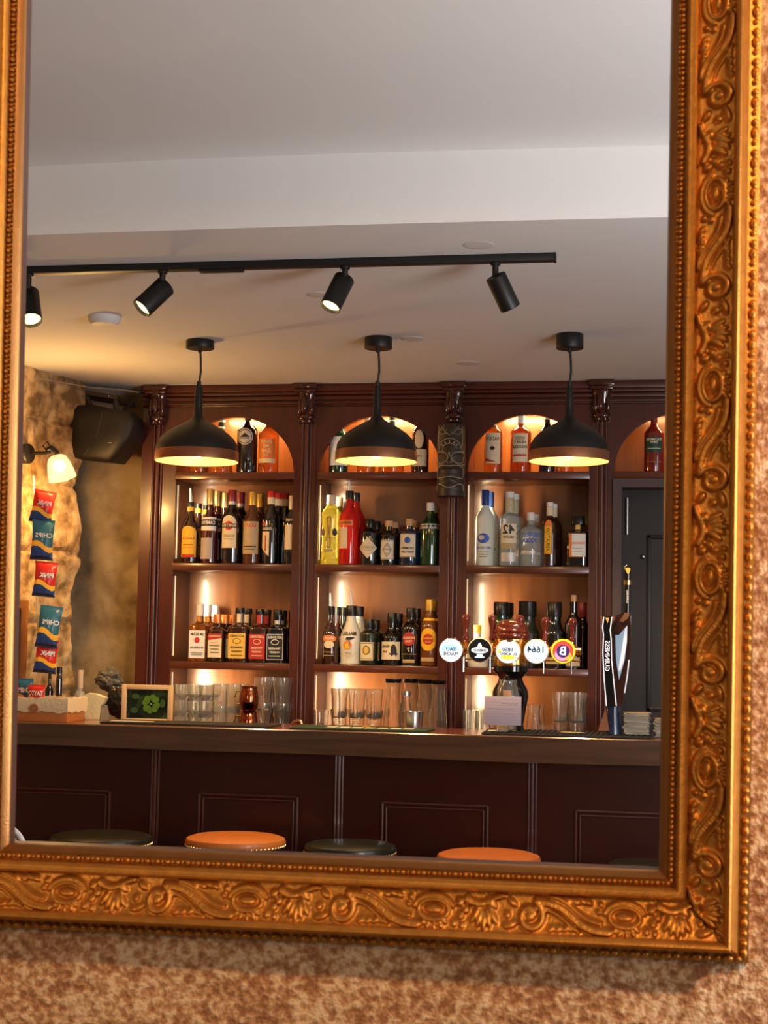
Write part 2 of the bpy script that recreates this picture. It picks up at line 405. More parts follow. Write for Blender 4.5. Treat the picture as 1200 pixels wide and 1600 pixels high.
# doorway in the fourth bay: dark door, frame, hinge
M_door = mat('charcoal_door_paint', (.022, .016, .016), .4)
M_jamb = mat('plum_grey_paint', (.085, .050, .048), .45)
dx0, dx1 = -.222, .352
bm = bmesh.new(); box(bm, dx0-.004, dx0+.035, YC-.02, YC+.16, 0, 2.243); box(bm, dx1-.035, dx1+.004, YC-.02, YC+.16, 0, 2.243); box(bm, dx0-.004, dx1+.004, YC-.022, YC+.16, 2.205, 2.244)
struct(obj('door_frame', bm, M_jamb)); 
door = struct(bx('door_1', dx0+.035, dx1-.035, YC+.12, YC+.16, 0, 2.205, M_door))
bm = bmesh.new()
for (a, b, z0, z1) in ((.0, .34, 1.2, 2.0), (.0, .34, .2, 1.0)):
    xa, xb = -.075+a, -.075+b
    for (u0, u1, v0, v1) in ((xa, xa+.018, z0, z1), (xb-.018, xb, z0, z1), (xa, xb, z0, z0+.018), (xa, xb, z1-.018, z1)):
        box(bm, u0, u1, YC+.108, YC+.121, v0, v1, 0, .004)
obj('door_panel_moulding', bm, M_door, door, True)
bm = bmesh.new(); tube(bm, [(-.165, YC+.105, 2.00), (-.165, YC+.105, 2.17)], .007, 10); obj('hinge', bm, M_steel, door, True)
bm = bmesh.new(); bmesh.ops.create_uvsphere(bm, u_segments=12, v_segments=8, radius=.011, matrix=Matrix.Translation((PX(1005, YC+.11), YC+.105, PZ(1005, 870, YC+.11)))); obj('knob', bm, M_steel, door, True)

# ================================================================== BAR COUNTER
YF = 6.05; ZT = 1.133; CX0, CX1 = -2.78, 1.0
ctr = thing('bar_counter', 'maroon panelled bar counter front with vertical beads and raised panels', 'counter', (0, 0, 0))
bx('front_panel', CX0, CX1, 6.17, 6.20, 0, 1.036, M_maroon, ctr)
bx('inner_carcass', CX0, CX1, 6.20, 6.50, 0, 1.036, M_maroon, ctr)
M_mould = mat('maroon_moulding', (.065, .012, .009), .25, coat=.4)
for px in (243, 530, 832, 1150):
    x = PX(px, 6.17, 1220); bm = bmesh.new()
    for d, r in ((-.014, .006), (0, .009), (.014, .006)): tube(bm, [(x+d, 6.168, .05), (x+d, 6.168, 1.034)], r, 8)
    obj('bead_moulding', bm, M_mould, ctr, True)
for (pa, pb, py) in ((-60, 172, 1232), (312, 465, 1243), (598, 762, 1257), (900, 1060, 1270)):
    xa, xb = PX(pa, 6.17, 1250), PX(pb, 6.17, 1250); zt = PZ((pa+pb)/2, py, 6.17); bm = bmesh.new()
    for off, r in ((0, .007), (.016, .005)):
        a, b, t = xa+off, xb-off, zt-off
        tube(bm, [(a, 6.167, .12+off), (a, 6.167, t)], r, 8); tube(bm, [(b, 6.167, .12+off), (b, 6.167, t)], r, 8); tube(bm, [(a, 6.167, t), (b, 6.167, t)], r, 8); tube(bm, [(a, 6.167, .12+off), (b, 6.167, .12+off)], r, 8)
    obj('panel_moulding', bm, M_mould, ctr, True)
bm = bmesh.new()   # thick wooden top, front underside slightly wavy
N = 90
fr = []
for i in range(N+1):
    x = CX0+(CX1-CX0)*i/N
    zb = 1.037+.004*sin(x*3.1)+.012*max(0, min(1, (-1.9-x)/.5))
    fr.append([bm.verts.new(v) for v in ((x, YF, zb), (x, YF, ZT-.004), (x, YF+.004, ZT), (x, 6.55, ZT), (x, 6.55, 1.037), (x, YF+.03, 1.036))])
for a, b in zip(fr, fr[1:]):
    for k in range(6):
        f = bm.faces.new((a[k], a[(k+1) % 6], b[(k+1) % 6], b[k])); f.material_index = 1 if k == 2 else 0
bm.faces.new(fr[0]); bm.faces.new(fr[-1])
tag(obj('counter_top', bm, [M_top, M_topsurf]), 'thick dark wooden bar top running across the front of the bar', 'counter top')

# ================================================================== BOTTLES
def sm(a, b, t): t = max(0, min(1, t)); t = t*t*(3-2*t); return a+(b-a)*t
def body_prof(R, H, sh0=.60, sh1=.78, rn=.34, cap0=.88, style='std'):
    pr = [(R*.86, 0), (R*.97, H*.008), (R, H*.03)]
    if style == 'waist':
        for i in range(9):
            z = .03+(sh0-.03)*i/8; pr.append((R*(1-.14*sin(pi*min(1, i/8))+.0), H*z))
    elif style == 'malibu':
        for i in range(9):
            t = i/8; pr.append((R*(1-.10*(1-t)+.0*t if t < 1 else 1), H*(.03+(sh0-.03)*t)))
    else: pr.append((R, H*sh0*.98))
    for i in range(8):
        t = (i+1)/8; z = sh0+(sh1-sh0)*t
        pr.append((sm(R, R*rn, t) if style != 'champ' else R+(R*rn-R)*sin(t*pi/2)**1.3, H*z))
    pr += [(R*rn, H*(sh1+.01)), (R*rn, H*cap0)]
    return pr
def bottle(name, H, R, bodymat, capmat, label=None, sh0=.60, sh1=.78, rn=.34, cap0=.88, power=2, ry=1, capr=1.12, pourer=0, neck=None, style='std', seg=24, desc='', cat='bottle', lmats=None, wide=None, wrapr=None):
    root = thing(name, desc, cat)
    top = H-pourer
    lathe('glass_body', body_prof(R, top, sh0, sh1, rn, cap0, style), bodymat, root, None, seg, power, ry)
    rc = (wide or R*rn*capr)
    cp = [(rc*.98, top*cap0-.002), (rc, top*cap0+.001), (rc, top-.003), (rc*.93, top)]
    lathe('cap', cp, capmat, root, None, 16, 2.0 if not wide else 4, 1)
    if pourer:
        bm = bmesh.new(); tube(bm, [(0, 0, top-.002), (-.002, 0, top+pourer*.4), (-.005, 0, top+pourer)], .008, 8, rend=.004); obj('pourer', bm, M_steel if pourer < .05 else M_white, root, True)
    if neck:     # neck band: (z0frac, z1frac, material)
        for (a, b, mm) in neck:
            lathe('neck_band', [(sm(R, R*rn, (a-sh0)/(sh1-sh0))+.0012, top*a), (sm(R, R*rn, (b-sh0)/(sh1-sh0))+.0012, top*b)], mm, root, None, 20, power if a < sh1 else 2, ry if a < sh1 else 1, close=False)
    if label:
        bm = bmesh.new()
        rr = wrapr or R
        if power > 2.5: wr = flat_wrap(-R*ry-.0006)
        else: wr = cyl_wrap(rr)
        label_mesh(bm, [tuple(v) for v in label], wr)
        obj('label', bm, lmats, root)
    return root

G_dark = mat('dark_bottle_glass', (.006, .005, .005), .04, coat=1, noise_amt=0, spec=.8)
G_brown = mat('brown_bottle_glass', (.035, .010, .004), .04, coat=1, noise_amt=0, spec=.8)
G_green = mat('dark_green_glass', (.004, .045, .012), .05, coat=1, noise_amt=0, spec=.8)
G_blk2 = mat('black_green_glass', (.012, .016, .008), .25, coat=.4, noise_amt=0)
G_wine = mat('wine_red_glass', (.06, .004, .008), .04, coat=1, noise_amt=0, spec=.8)
G_blue = mat('deep_blue_glass', (.004, .016, .05), .04, coat=1, noise_amt=0, spec=.8)
G_amber = mat('amber_whisky', (.60, .27, .06), .03, trans=.9, noise_amt=0)
G_ambd = mat('deep_amber_whisky', (.40, .11, .02), .03, trans=.85, noise_amt=0)
G_yel = mat('yellow_liqueur', (1, .88, .16), .03, trans=.78, noise_amt=0)
G_red = mat('red_aperitif', (.85, .03, .02), .05, trans=.62, noise_amt=0)
G_clear = mat('clear_spirit', (.95, .98, .92), .03, trans=.80, noise_amt=0)
G_frost = mat('frosted_glass', (.84, .85, .76), .45, trans=.25, noise_amt=.03)
G_whiteb = mat('white_painted_glass', (.72, .68, .58), .28, coat=.3)
CAPB = C('cap_black', (.012, .011, .010), rough=.3); CAPG = C('cap_gold', (.70, .46, .16), rough=.3, metal=.6); CAPW = C('cap_white', (.82, .80, .74), rough=.35); CAPM = C('cap_maroon', (.25, .02, .03), rough=.3)
CAPR = C('cap_red', (.55, .02, .02), rough=.3); CAPO = C('cap_copper', (.75, .26, .07), rough=.3, metal=.4); CORK = C('cork', (.60, .36, .18), rough=.8); CAPC = C('cap_cream', (.80, .68, .45), rough=.5); CAPY = C('cap_yellow', (.92, .68, .03), rough=.4)
CAPOG = C('cap_old_gold', (.70, .42, .06), rough=.35, metal=.4)
LM = [WH, INK, INKR, CREAM, TAN, GOLD, GRYL, YEL, BLUE, DRED, ORG, DGRN, SILV]
_W, _K, _R, _C, _T, _G, _Y2, _Y, _B, _D, _O, _DG, _S = range(13)
ROWWORD = ['', 'second in its line', 'last in its line']
def place(desc, px, py_top, wpx, zs, rows, spec, group, Y0=None, pour=0, short=None, dy=.074, name='liquor_bottle'):
    """front bottle plus rows-1 copies standing in line behind it"""
    R = wpx*MPP(px, 7.17)/2; Y = (Y0 or YC+.018+R*spec.get('ry', 1)*1.0)
    zt = PZ(px, py_top, Y); H = zt-zs
    sp = dict(spec); lab = sp.pop('lab', None); mats = (sp.pop('body'), sp.pop('cap'))
    pr = pour*MPP(px, 7.17)
    if lab: lab = lab(R, H-pr)
    b = bottle(name, H, R, mats[0], mats[1], lab, pourer=pr, desc=desc, lmats=LM, **sp)
    x = PX(px, Y, py_top+50); b.location = (x, Y, zs+.0005); b['group'] = group
    step = max(2*R*sp.get('ry', 1)+.003, dy)
    for k in range(1, rows):
        y = Y+k*step
        if y+R > YB: break
        d = dup(b, (x+(.013*k if all(abs(x-b_[1]) > .085 for b_ in BAYS) else .003), y, zs+.0005), f"{short or desc} {ROWWORD[k]}", group)
        if pour:
            for ch in list(d.children):
                if ch.name.startswith('pourer'): bpy.data.objects.remove(ch)
    return b
gA = ['bottles on the arched top shelf of the left bay', 'bottles on the arched top shelf of the middle bay', 'bottles on the arched top shelf of the right bay']
gB = ['bottles on the middle shelf of the left bay', 'bottles on the middle shelf of the centre bay', 'bottles on the middle shelf of the right bay']
gC = ['bottles on the low shelf of the left bay', 'bottles on the low shelf of the centre bay', 'bottles on the low shelf of the right bay']
Z1, Z2, Z3 = ZS
def T(s, x, y, size, mi, vert=False, maxw=None): return ('text', s, x, y, size, mi, vert, maxw)
# --- arched top shelf
place('amber whisky bottle half hidden under the left pendant lamp', 312, 655, 28, Z1, 1, dict(body=G_amber, cap=CAPB), gA[0])
b = place('amber bottle with a green and white striped neck above the left pendant lamp', 346, 640, 36, Z1, 1, dict(body=G_amber, cap=CAPB, rn=.26, sh0=.55, sh1=.66, neck=[(.74, .80, DGRN), (.80, .83, WH), (.83, .9, DGRN), (.7, .73, WH), (.66, .69, DGRN)]), gA[0])
place('black bottle with a round silver medallion high on its front', 387, 628, 32, Z1, 1, dict(body=G_dark, cap=CAPB, sh0=.60, sh1=.74, rn=.30, style='champ', lab=lambda R, H: [('ell', 0, H*.50, R*.80, R*.80, _S), ('ell', 0, H*.50, R*.70, R*.70, _K), ('ell', 0, H*.50, R*.62, R*.62, _S), ('poly', [(-R*.5, H*.49), (0, H*.55), (R*.5, H*.49)], _K), ('rect', 0, H*.475, R*.9, H*.012, _K)]), gA[0])
place('amber bottle with an orange label and white strip below it', 420, 640, 31, Z1, 1, dict(body=G_amber, cap=CAPB, sh0=.60, sh1=.80, lab=lambda R, H: [('rect', 0, H*.36, R*1.9, H*.34, _O), ('rect', 0, H*.185, R*1.9, H*.065, _C), T('DUO', 0, H*.48, R*.5, _C), T('ME', 0, H*.41, R*.45, _C), T('ZAR', 0, H*.34, R*.5, _C), T('DI', 0, H*.27, R*.45, _C)]), gA[0])
place('bottle with a white body label and green shoulder left of the middle pendant lamp', 530, 638, 30, Z1, 1, dict(body=G_green, cap=DGRN, style='champ', sh0=.52, sh1=.82, rn=.36, lab=lambda R, H: [('rect', 0, H*.33, R*2.6, H*.44, _W)]), gA[1])
place('amber bottle with a pale neck behind the middle pendant lamp', 573, 636, 28, Z1, 1, dict(body=G_amber, cap=CAPC, rn=.3, neck=[(.80, .88, WH)]), gA[1])
place('wide amber bottle with a dark green banded neck behind the middle pendant lamp', 612, 636, 40, Z1, 1, dict(body=G_amber, cap=CAPB, rn=.24, sh0=.5, sh1=.66, neck=[(.72, .78, DGRN), (.78, .80, WH), (.80, .88, DGRN), (.67, .7, WH)]), gA[1])
place('dark bottle with cream neck and body labels right of the middle pendant lamp', 657, 636, 27, Z1, 1, dict(body=G_brown, cap=CAPW, style='champ', sh0=.62, sh1=.80, lab=lambda R, H: [('rect', 0, H*.22, R*1.9, H*.25, _C), ('ell', 0, H*.50, R*.52, H*.14, _C), T('1757', 0, H*.24, R*.35, _K)]), gA[1])
place('amber whisky bottle with a cream label reading PADDY in reverse', 771, 636, 29, Z1, 1, dict(body=G_amber, cap=CAPC, sh0=.60, sh1=.74, rn=.36, lab=lambda R, H: [('rect', 0, H*.36, R*1.8, H*.46, _C), T('PADDY', 0, H*.50, R*.55, _K, False, R*1.5), ('ell', 0, H*.36, R*.25, H*.03, _K), ('poly', [(-R*.85, H*.22), (-R*.85, H*.17), (R*.6, H*.145)], _R)]), gA[2])
place('deep amber bottle with a cream label and white neck band under the right arch', 814, 634, 33, Z1, 1, dict(body=G_ambd, cap=CAPC, sh0=.60, sh1=.72, rn=.34, neck=[(.73, .90, WH)], lab=lambda R, H: [('rect', 0, H*.36, R*1.55, H*.42, _C), ('ell', 0, H*.50, R*.5, H*.03, _T), T('HEART', 0, H*.44, R*.38, _K, False, R*1.3), T('KNUCKLE', 0, H*.37, R*.38, _K, False, R*1.4), ('rect', 0, H*.25, R*1.3, H*.03, _R)]), gA[2])
place('dark bottle with a slim neck just left of the right pendant lamp stem', 855, 638, 26, Z1, 1, dict(body=G_dark, cap=CAPB, neck=[(.82, .87, WH)]), gA[2])
place('amber bottle almost hidden behind the right pendant lamp', 882, 668, 28, Z1, 1, dict(body=G_amber, cap=CAPB), gA[2])
place('dark red bottle with a green label in the far right arch above the doorway', 1022, 640, 32, Z1, 1, dict(body=mat('ruby_whiskey', (.20, .018, .012), .05, coat=1, noise_amt=0), cap=CAPB, sh0=.60, sh1=.78, lab=lambda R, H: [('rect', 0, H*.43, R*1.8, H*.24, _DG), T('TULLAMORE', 0, H*.51, R*.32, _C, False, R*1.6), T('DEW', 0, H*.465, R*.32, _C, False, R), ('rect', 0, H*.37, R*1.3, H*.008, _C), ('rect', 0, H*.16, R*1.4, H*.006, _T)]), 'bottles in the far right arch')
# --- middle shelf, left bay
place('coffee liqueur bottle with a yellow arched label and steel pourer', 298, 763, 25, Z2, 3, dict(body=G_brown, cap=CAPB, sh0=.58, sh1=.84, rn=.36, cap0=.93, neck=[(.85, .92, YEL)], lab=lambda R, H: [('rect', 0, H*.29, R*2.2, H*.38, _Y), ('ell', 0, H*.48, R*1.1, H*.12, _Y), T('KAHLUA', 0, H*.40, R*.4, _R, False, R*1.7), ('rect', 0, H*.12, R*1.6, H*.05, _R), ('rect', 0, H*.30, R*1.3, H*.012, _R), ('rect', 0, H*.25, R*1.4, H*.01, _O)]), gB[0], pour=21, short='coffee liqueur bottle with black cap and yellow neck band')
place('dark red bottle with gold cap and a white band label reading CAMPARI in reverse', 328, 765, 25, Z2, 3, dict(body=G_wine, cap=CAPG, sh0=.56, sh1=.72, rn=.42, cap0=.80, lab=lambda R, H: [('rect', 0, H*.53, R*2.3, H*.18, _W), ('rect', 0, H*.545, R*2.3, H*.09, _K), T('CAMPARI', 0, H*.545, R*.62, _W, False, R*1.9), ('rect', -R*.2, H*.2, R*1.6, H*.28, _Y2)]), gB[0], short='dark red bitter bottle with gold foil cap')
place('vermouth bottle with a big cream arched label, red disc and black name band', 362, 766, 32, Z2, 2, dict(body=G_dark, cap=CAPM, sh0=.60, sh1=.80, rn=.36, cap0=.85, neck=[(.80, .85, SILV)], lab=lambda R, H: [('rect', 0, H*.37, R*1.5, H*.32, _C), ('ell', 0, H*.53, R*.75, H*.12, _C), ('ell', 0, H*.51, R*.42, R*.42, _R), ('rect', 0, H*.51, R*1.6, H*.055, _K), T('MARTINI', 0, H*.51, R*.36, _C, False, R*1.4), T('ROSSO', 0, H*.37, R*.34, _T, False, R*1.1), ('rect', 0, H*.33, R*.9, H*.01, _T)]), gB[0], short='dark vermouth bottle with maroon cap')
place('aperitif bottle with gold cap and tan label lettered in red', 394, 769, 27, Z2, 2, dict(body=mat('tawny_glass', (.10, .03, .008), .05, coat=1, noise_amt=0), cap=CAPOG, sh0=.58, sh1=.80, rn=.40, cap0=.82, lab=lambda R, H: [('rect', 0, H*.36, R*2.1, H*.45, _T), T('LILLET', 0, H*.53, R*.52, _R, False, R*1.6), ('ell', -R*.2, H*.40, R*.6, R*.5, _Y2), ('ell', -R*.2, H*.40, R*.48, R*.38, _T), ('rect', 0, H*.24, R*1.5, H*.012, _K), ('rect', 0, H*.20, R*1.2, H*.01, _K)]), gB[0], short='dark aperitif bottle with gold cap')
place('black vermouth bottle with red cap, white neck foil and a slanted cream label', 423, 768, 25, Z2, 2, dict(body=G_dark, cap=CAPR, sh0=.60, sh1=.80, rn=.44, cap0=.92, neck=[(.82, .92, CREAM)], lab=lambda R, H: [('poly', [(-R*1.0, H*.62), (R*.1, H*.50), (R*.1, H*.10), (-R*1.0, H*.22)], _C), ('rect', -R*.3, H*.48, R*1.6, H*.08, _K), T('CINZANO', -R*.3, H*.48, R*.40, _W, False, R*1.4), ('ell', -R*.6, H*.55, R*.25, H*.03, _R), ('rect', -R*.35, H*.28, R*.16, H*.22, _R)]), gB[0], short='black vermouth bottle with red cap')
place('black bottle with red cap beside the right upright of the left bay', 445, 771, 22, Z2, 1, dict(body=G_dark, cap=CAPR, sh0=.60, sh1=.80, rn=.48, cap0=.92, neck=[(.82, .92, CREAM)]), gB[0], Y0=7.23)
place('black bottle with silver cap and cream rectangular label, cut off by the upright', 456, 775, 24, Z2, 1, dict(body=G_dark, cap=SILV, sh0=.60, sh1=.80, rn=.42, cap0=.80, lab=lambda R, H: [('rect', 0, H*.39, R*1.6, H*.36, _C), ('rect', 0, H*.64, R*1.7, H*.055, _K), T('DOLIN', 0, H*.64, R*.36, _C)]), gB[0], Y0=7.15)
# --- middle shelf, centre bay
place('waisted clear bottle of yellow elderflower liqueur with a cream tapered stopper', 517, 774, 31, Z2, 2, dict(body=G_yel, cap=CAPC, sh0=.72, sh1=.87, rn=.42, cap0=.87, capr=1.1, style='waist', seg=16, lab=lambda R, H: [('rect', 0, H*.46, R*.36, H*.44, _K), ('rect', 0, H*.46, R*.26, H*.42, _G), T('ST GERMAIN', 0, H*.46, R*.22, _K, True), ('ell', -R*.6, H*.46, R*.25, H*.055, _T), ('ell', R*.6, H*.46, R*.25, H*.055, _K), ('rect', 0, H*.20, R*.9, H*.035, _T)]), gB[1], short='yellow elderflower liqueur bottle')
place('bright red aperitif bottle with black cap, steel pourer and a white side label', 546, 747, 31, Z2, 3, dict(body=G_red, cap=CAPB, sh0=.62, sh1=.84, rn=.34, cap0=.89, lab=lambda R, H: [('rect', -R*.45, H*.36, R*1.0, H*.28, _C), ('rect', -R*.2, H*.56, R*1.5, H*.075, _O), T('APEROL', -R*.2, H*.56, R*.34, _K, False, R*1.3)]), gB[1], pour=20, short='bright red aperitif bottle with black cap')
place('squat black gin bottle with a cream diamond label', 577, 812, 31, Z2, 3, dict(body=G_dark, cap=CAPB, sh0=.70, sh1=.82, rn=.40, cap0=.84, lab=lambda R, H: [('poly', [(-R*1.0, H*.37), (0, H*.60), (R*1.0, H*.37), (0, H*.14)], _C), T('HENDRICKS', 0, H*.38, R*.30, _T, False, R*1.5), ('rect', 0, H*.32, R*.8, H*.01, _T)]), gB[1], short='squat black gin bottle')
place('small dark apothecary gin bottle with cork and grey diamond pattern label', 607, 814, 29, Z2, 3, dict(body=G_dark, cap=CORK, sh0=.66, sh1=.78, rn=.34, cap0=.88, capr=1.3, lab=lambda R, H: [('rect', 0, H*.34, R*1.45, H*.44, _Y2), ('rect', 0, H*.34, R*1.3, H*.38, _C), ('poly', [(-R*.55, H*.34), (0, H*.52), (R*.55, H*.34), (0, H*.16)], _Y2), ('ell', 0, H*.34, R*.28, H*.07, _C), T('MONKEY', 0, H*.35, R*.2, _K)]), gB[1], short='small dark apothecary gin bottle with cork')
place('square-shouldered deep blue gin bottle with cork and tan rectangular label', 639, 811, 34, Z2, 2, dict(body=G_blue, cap=CORK, sh0=.70, sh1=.78, rn=.28, cap0=.86, capr=1.2, lab=lambda R, H: [('rect', 0, H*.42, R*1.55, H*.50, _T), ('rect', 0, H*.42, R*1.45, H*.46, _C), ('ell', 0, H*.53, R*.28, H*.07, _B), T('DROMBEG', 0, H*.36, R*.28, _K, False, R*1.2), T('IRISH GIN', 0, H*.28, R*.26, _K, False, R*1.1)]), gB[1], short='deep blue gin bottle with cork')
place('fluted green gin bottle with white stopper and silver collar', 672, 786, 33, Z2, 3, dict(body=G_green, cap=CAPW, sh0=.60, sh1=.82, rn=.34, cap0=.88, neck=[(.58, .66, SILV)], seg=14), gB[1], short='fluted green gin bottle with white stopper')
# --- middle shelf, right bay
place('frosted vodka bottle with navy cap and blue oval picture label', 758, 766, 28, Z2, 3, dict(body=G_frost, cap=NAVY, sh0=.62, sh1=.80, rn=.40, cap0=.80, lab=lambda R, H: [('ell', -R*.1, H*.36, R*.7, H*.065, _B), ('ell', -R*.3, H*.37, R*.35, H*.03, _S), T('GREY GOOSE', 0, H*.235, R*.34, _B, False, R*1.7), ('rect', 0, H*.18, R*1.2, H*.006, _K), ('rect', 0, H*.15, R*1.0, H*.006, _K), ('rect', -R*.1, H*.12, R*.9, H*.006, _K)]), gB[2], short='frosted vodka bottle with navy cap')
place('clear vodka bottle with a huge 42 printed in reverse on its label', 796, 769, 31, Z2, 2, dict(body=G_clear, cap=CAPW, sh0=.66, sh1=.72, rn=.44, cap0=.93, neck=[(.74, .92, C('label_pattern', (.55, .45, .28), noise_amt=.8, nscale=150))], lab=lambda R, H: [('rect', 0, H*.43, R*1.7, H*.27, _C), T('42', 0, H*.485, R*1.25, _K, False, R*1.5), T('BELOW', 0, H*.385, R*.35, _K, False, R*1.1), ('rect', 0, H*.27, R*1.6, H*.07, _T), ('rect', 0, H*.12, R*1.5, H*.12, _S)]), gB[2], short='clear vodka bottle with patterned neck')
place('short clear vodka bottle with white cap and dark blue printed name', 829, 801, 35, Z2, 2, dict(body=G_clear, cap=CAPW, sh0=.66, sh1=.78, rn=.32, cap0=.86, lab=lambda R, H: [T('ABSOLUT', 0, H*.58, R*.55, _B, False, R*1.6), T('VODKA', 0, H*.47, R*.55, _B, False, R*1.3), ('rect', -R*.2, H*.26, R*1.3, H*.05, _S)]), gB[2], short='short clear vodka bottle with white cap')
place('dark slender bottle with white cap and an orange upright label', 859, 785, 26, Z2, 2, dict(body=G_brown, cap=CAPW, sh0=.66, sh1=.78, rn=.38, cap0=.94, neck=[(.79, .93, CREAM)], lab=lambda R, H: [('rect', -R*.15, H*.41, R*.95, H*.44, _O), ('ell', -R*.1, H*.64, R*.42, H*.08, _O), ('rect', -R*.15, H*.41, R*.8, H*.42, _Y), T('ADRIATICO', -R*.15, H*.41, R*.52, _K, True)]), gB[2], short='dark slender bottle with white cap')
place('square black amaretto bottle with a broad flat cap and orange and white label', 903, 807, 33, Z2, 1, dict(body=G_dark, cap=CAPB, power=6, ry=.8, sh0=.68, sh1=.74, rn=.26, cap0=.84, wide=.031, neck=[(.74, .83, GOLD)], lab=lambda R, H: [('rect', 0, H*.42, R*1.55, H*.46, _O), ('rect', R*.12, H*.42, R*1.3, H*.44, _W), T('DISARONNO', 0, H*.46, R*.34, _O, False, R*1.4), ('rect', 0, H*.36, R*1.0, H*.01, _T), ('rect', 0, H*.30, R*.9, H*.01, _T)]), gB[2])
# --- low shelf, left bay
place('square amber bourbon bottle with white cap and tall white label with red seal', 312, 944, 28, Z3, 3, dict(body=G_amber, cap=CAPW, power=5, ry=.9, sh0=.60, sh1=.70, rn=.36, cap0=.80, capr=1.15, lab=lambda R, H: [('rect', 0, H*.30, R*1.75, H*.48, _W), T('JIM BEAM', 0, H*.47, R*.42, _K, False, R*1.5), ('ell', 0, H*.37, R*.3, R*.3, _R), T('BOURBON', 0, H*.24, R*.32, _K, False, R*1.4), ('rect', 0, H*.15, R*1.3, H*.01, _K), ('rect', 0, H*.12, R*1.2, H*.01, _K)]), gC[0], short='square amber bourbon bottle with white cap')
place('square brown orange-liqueur bottle with copper cap, ribbon and cream label', 339, 960, 25, Z3, 3, dict(body=G_brown, cap=CAPO, power=5, ry=.95, sh0=.66, sh1=.74, rn=.46, cap0=.82, lab=lambda R, H: [('rect', 0, H*.34, R*1.7, H*.50, _C), ('poly', [(-R*.85, H*.59), (R*.85, H*.59), (R*.85, H*.50), (-R*.85, H*.45)], _D), T('COINTREAU', 0, H*.54, R*.28, _C, False, R*1.5), ('rect', 0, H*.40, R*1.1, H*.012, _D), ('rect', 0, H*.34, R*1.2, H*.012, _K), ('rect', 0, H*.27, R*1.0, H*.012, _K), ('rect', 0, H*.20, R*1.1, H*.012, _K)]), gC[0], short='square brown liqueur bottle with copper cap')
def jack(l1, l2, l3): return lambda R, H: [('rect', 0, H*.30, R*1.75, H*.46, l1), T('JACK DANIELS', 0, H*.48, R*.34, l2, False, R*1.5), ('ell', 0, H*.39, R*.42, H*.05, l2), ('ell', 0, H*.39, R*.36, H*.04, l1), T('TENNESSEE', 0, H*.27, R*.28, l3, False, R*1.3), T('WHISKEY', 0, H*.20, R*.28, l3, False, R*1.1), ('rect', 0, H*.13, R*1.2, H*.012, l3)]
place('square whiskey bottle with a yellow honey label and cream neck wrap', 374, 950, 30, Z3, 3, dict(body=G_brown, cap=CAPB, power=5, ry=.95, sh0=.64, sh1=.72, rn=.42, cap0=.90, neck=[(.73, .89, CREAM)], lab=jack(_G, _K, _K)), gC[0], short='square whiskey bottle with cream neck wrap')
place('square whiskey bottle with a red label and red neck wrap', 405, 952, 28, Z3, 3, dict(body=G_brown, cap=CAPB, power=5, ry=.95, sh0=.64, sh1=.72, rn=.42, cap0=.90, neck=[(.73, .89, DRED)], lab=jack(_D, _C, _C)), gC[0], short='square whiskey bottle with red neck wrap')
place('square whiskey bottle with a black label outlined in white', 433, 953, 29, Z3, 2, dict(body=G_dark, cap=CAPB, power=5, ry=.95, sh0=.64, sh1=.72, rn=.42, cap0=.90, neck=[(.73, .80, SILV)], lab=lambda R, H: [('rect', 0, H*.30, R*1.75, H*.48, _S), ('rect', 0, H*.30, R*1.62, H*.455, _K)]+jack(_K, _W, _W)(R, H)[1:]), gC[0], short='square whiskey bottle with black cap and neck')
place('square whiskey bottle in the shade against the right upright', 456, 955, 22, Z3, 1, dict(body=G_dark, cap=CAPB, power=5, sh0=.64, sh1=.72, rn=.42, cap0=.90), gC[0], Y0=7.26)
# --- low shelf, centre bay
place('dark cream-liqueur bottle with white pourer, orange oval and cream label', 517, 927, 25, Z3, 3, dict(body=G_brown, cap=CAPB, sh0=.48, sh1=.78, rn=.36, cap0=.86, lab=lambda R, H: [('ell', 0, H*.44, R*.95, H*.06, _O), ('ell', 0, H*.34, R*.65, H*.065, _C), T('BAILEYS', 0, H*.445, R*.34, _W, False, R*1.4), ('rect', 0, H*.21, R*1.2, H*.012, _T), ('rect', 0, H*.15, R*1.2, H*.012, _T)]), gC[1], pour=20, short='dark cream-liqueur bottle with black cap')
place('white coconut rum bottle with black cap, pourer and palm tree sunset picture', 549, 925, 35, Z3, 2, dict(body=G_whiteb, cap=CAPB, sh0=.40, sh1=.80, rn=.42, cap0=.83, style='malibu', lab=lambda R, H: [T('MALIBU', 0, H*.52, R*.46, _K, False, R*1.3), ('ell', -R*.12, H*.33, R*.38, R*.38, _O), ('ell', -R*.12, H*.31, R*.25, R*.25, _Y), ('rect', R*.05, H*.37, R*.07, H*.15, _K), ('ell', R*.12, H*.45, R*.36, H*.018, _K), ('ell', R*.0, H*.43, R*.3, H*.015, _K), T('RUM', 0, H*.20, R*.24, _T), ('rect', 0, H*.15, R*.8, H*.008, _T)]), gC[1], pour=21, short='white coconut rum bottle with black cap')
place('squat matt dark green rum bottle with a pale yellow framed label', 576, 968, 28, Z3, 3, dict(body=G_blk2, cap=CAPB, sh0=.68, sh1=.78, rn=.50, cap0=.82, lab=lambda R, H: [('rect', -R*.1, H*.30, R*1.6, H*.40, _C), ('rect', -R*.1, H*.30, R*1.45, H*.35, _DG), ('rect', -R*.1, H*.30, R*1.35, H*.33, _C), ('ell', -R*.1, H*.32, R*.4, H*.10, _DG), ('ell', -R*.1, H*.32, R*.3, H*.08, _G)]), gC[1], short='squat dark green rum bottle')
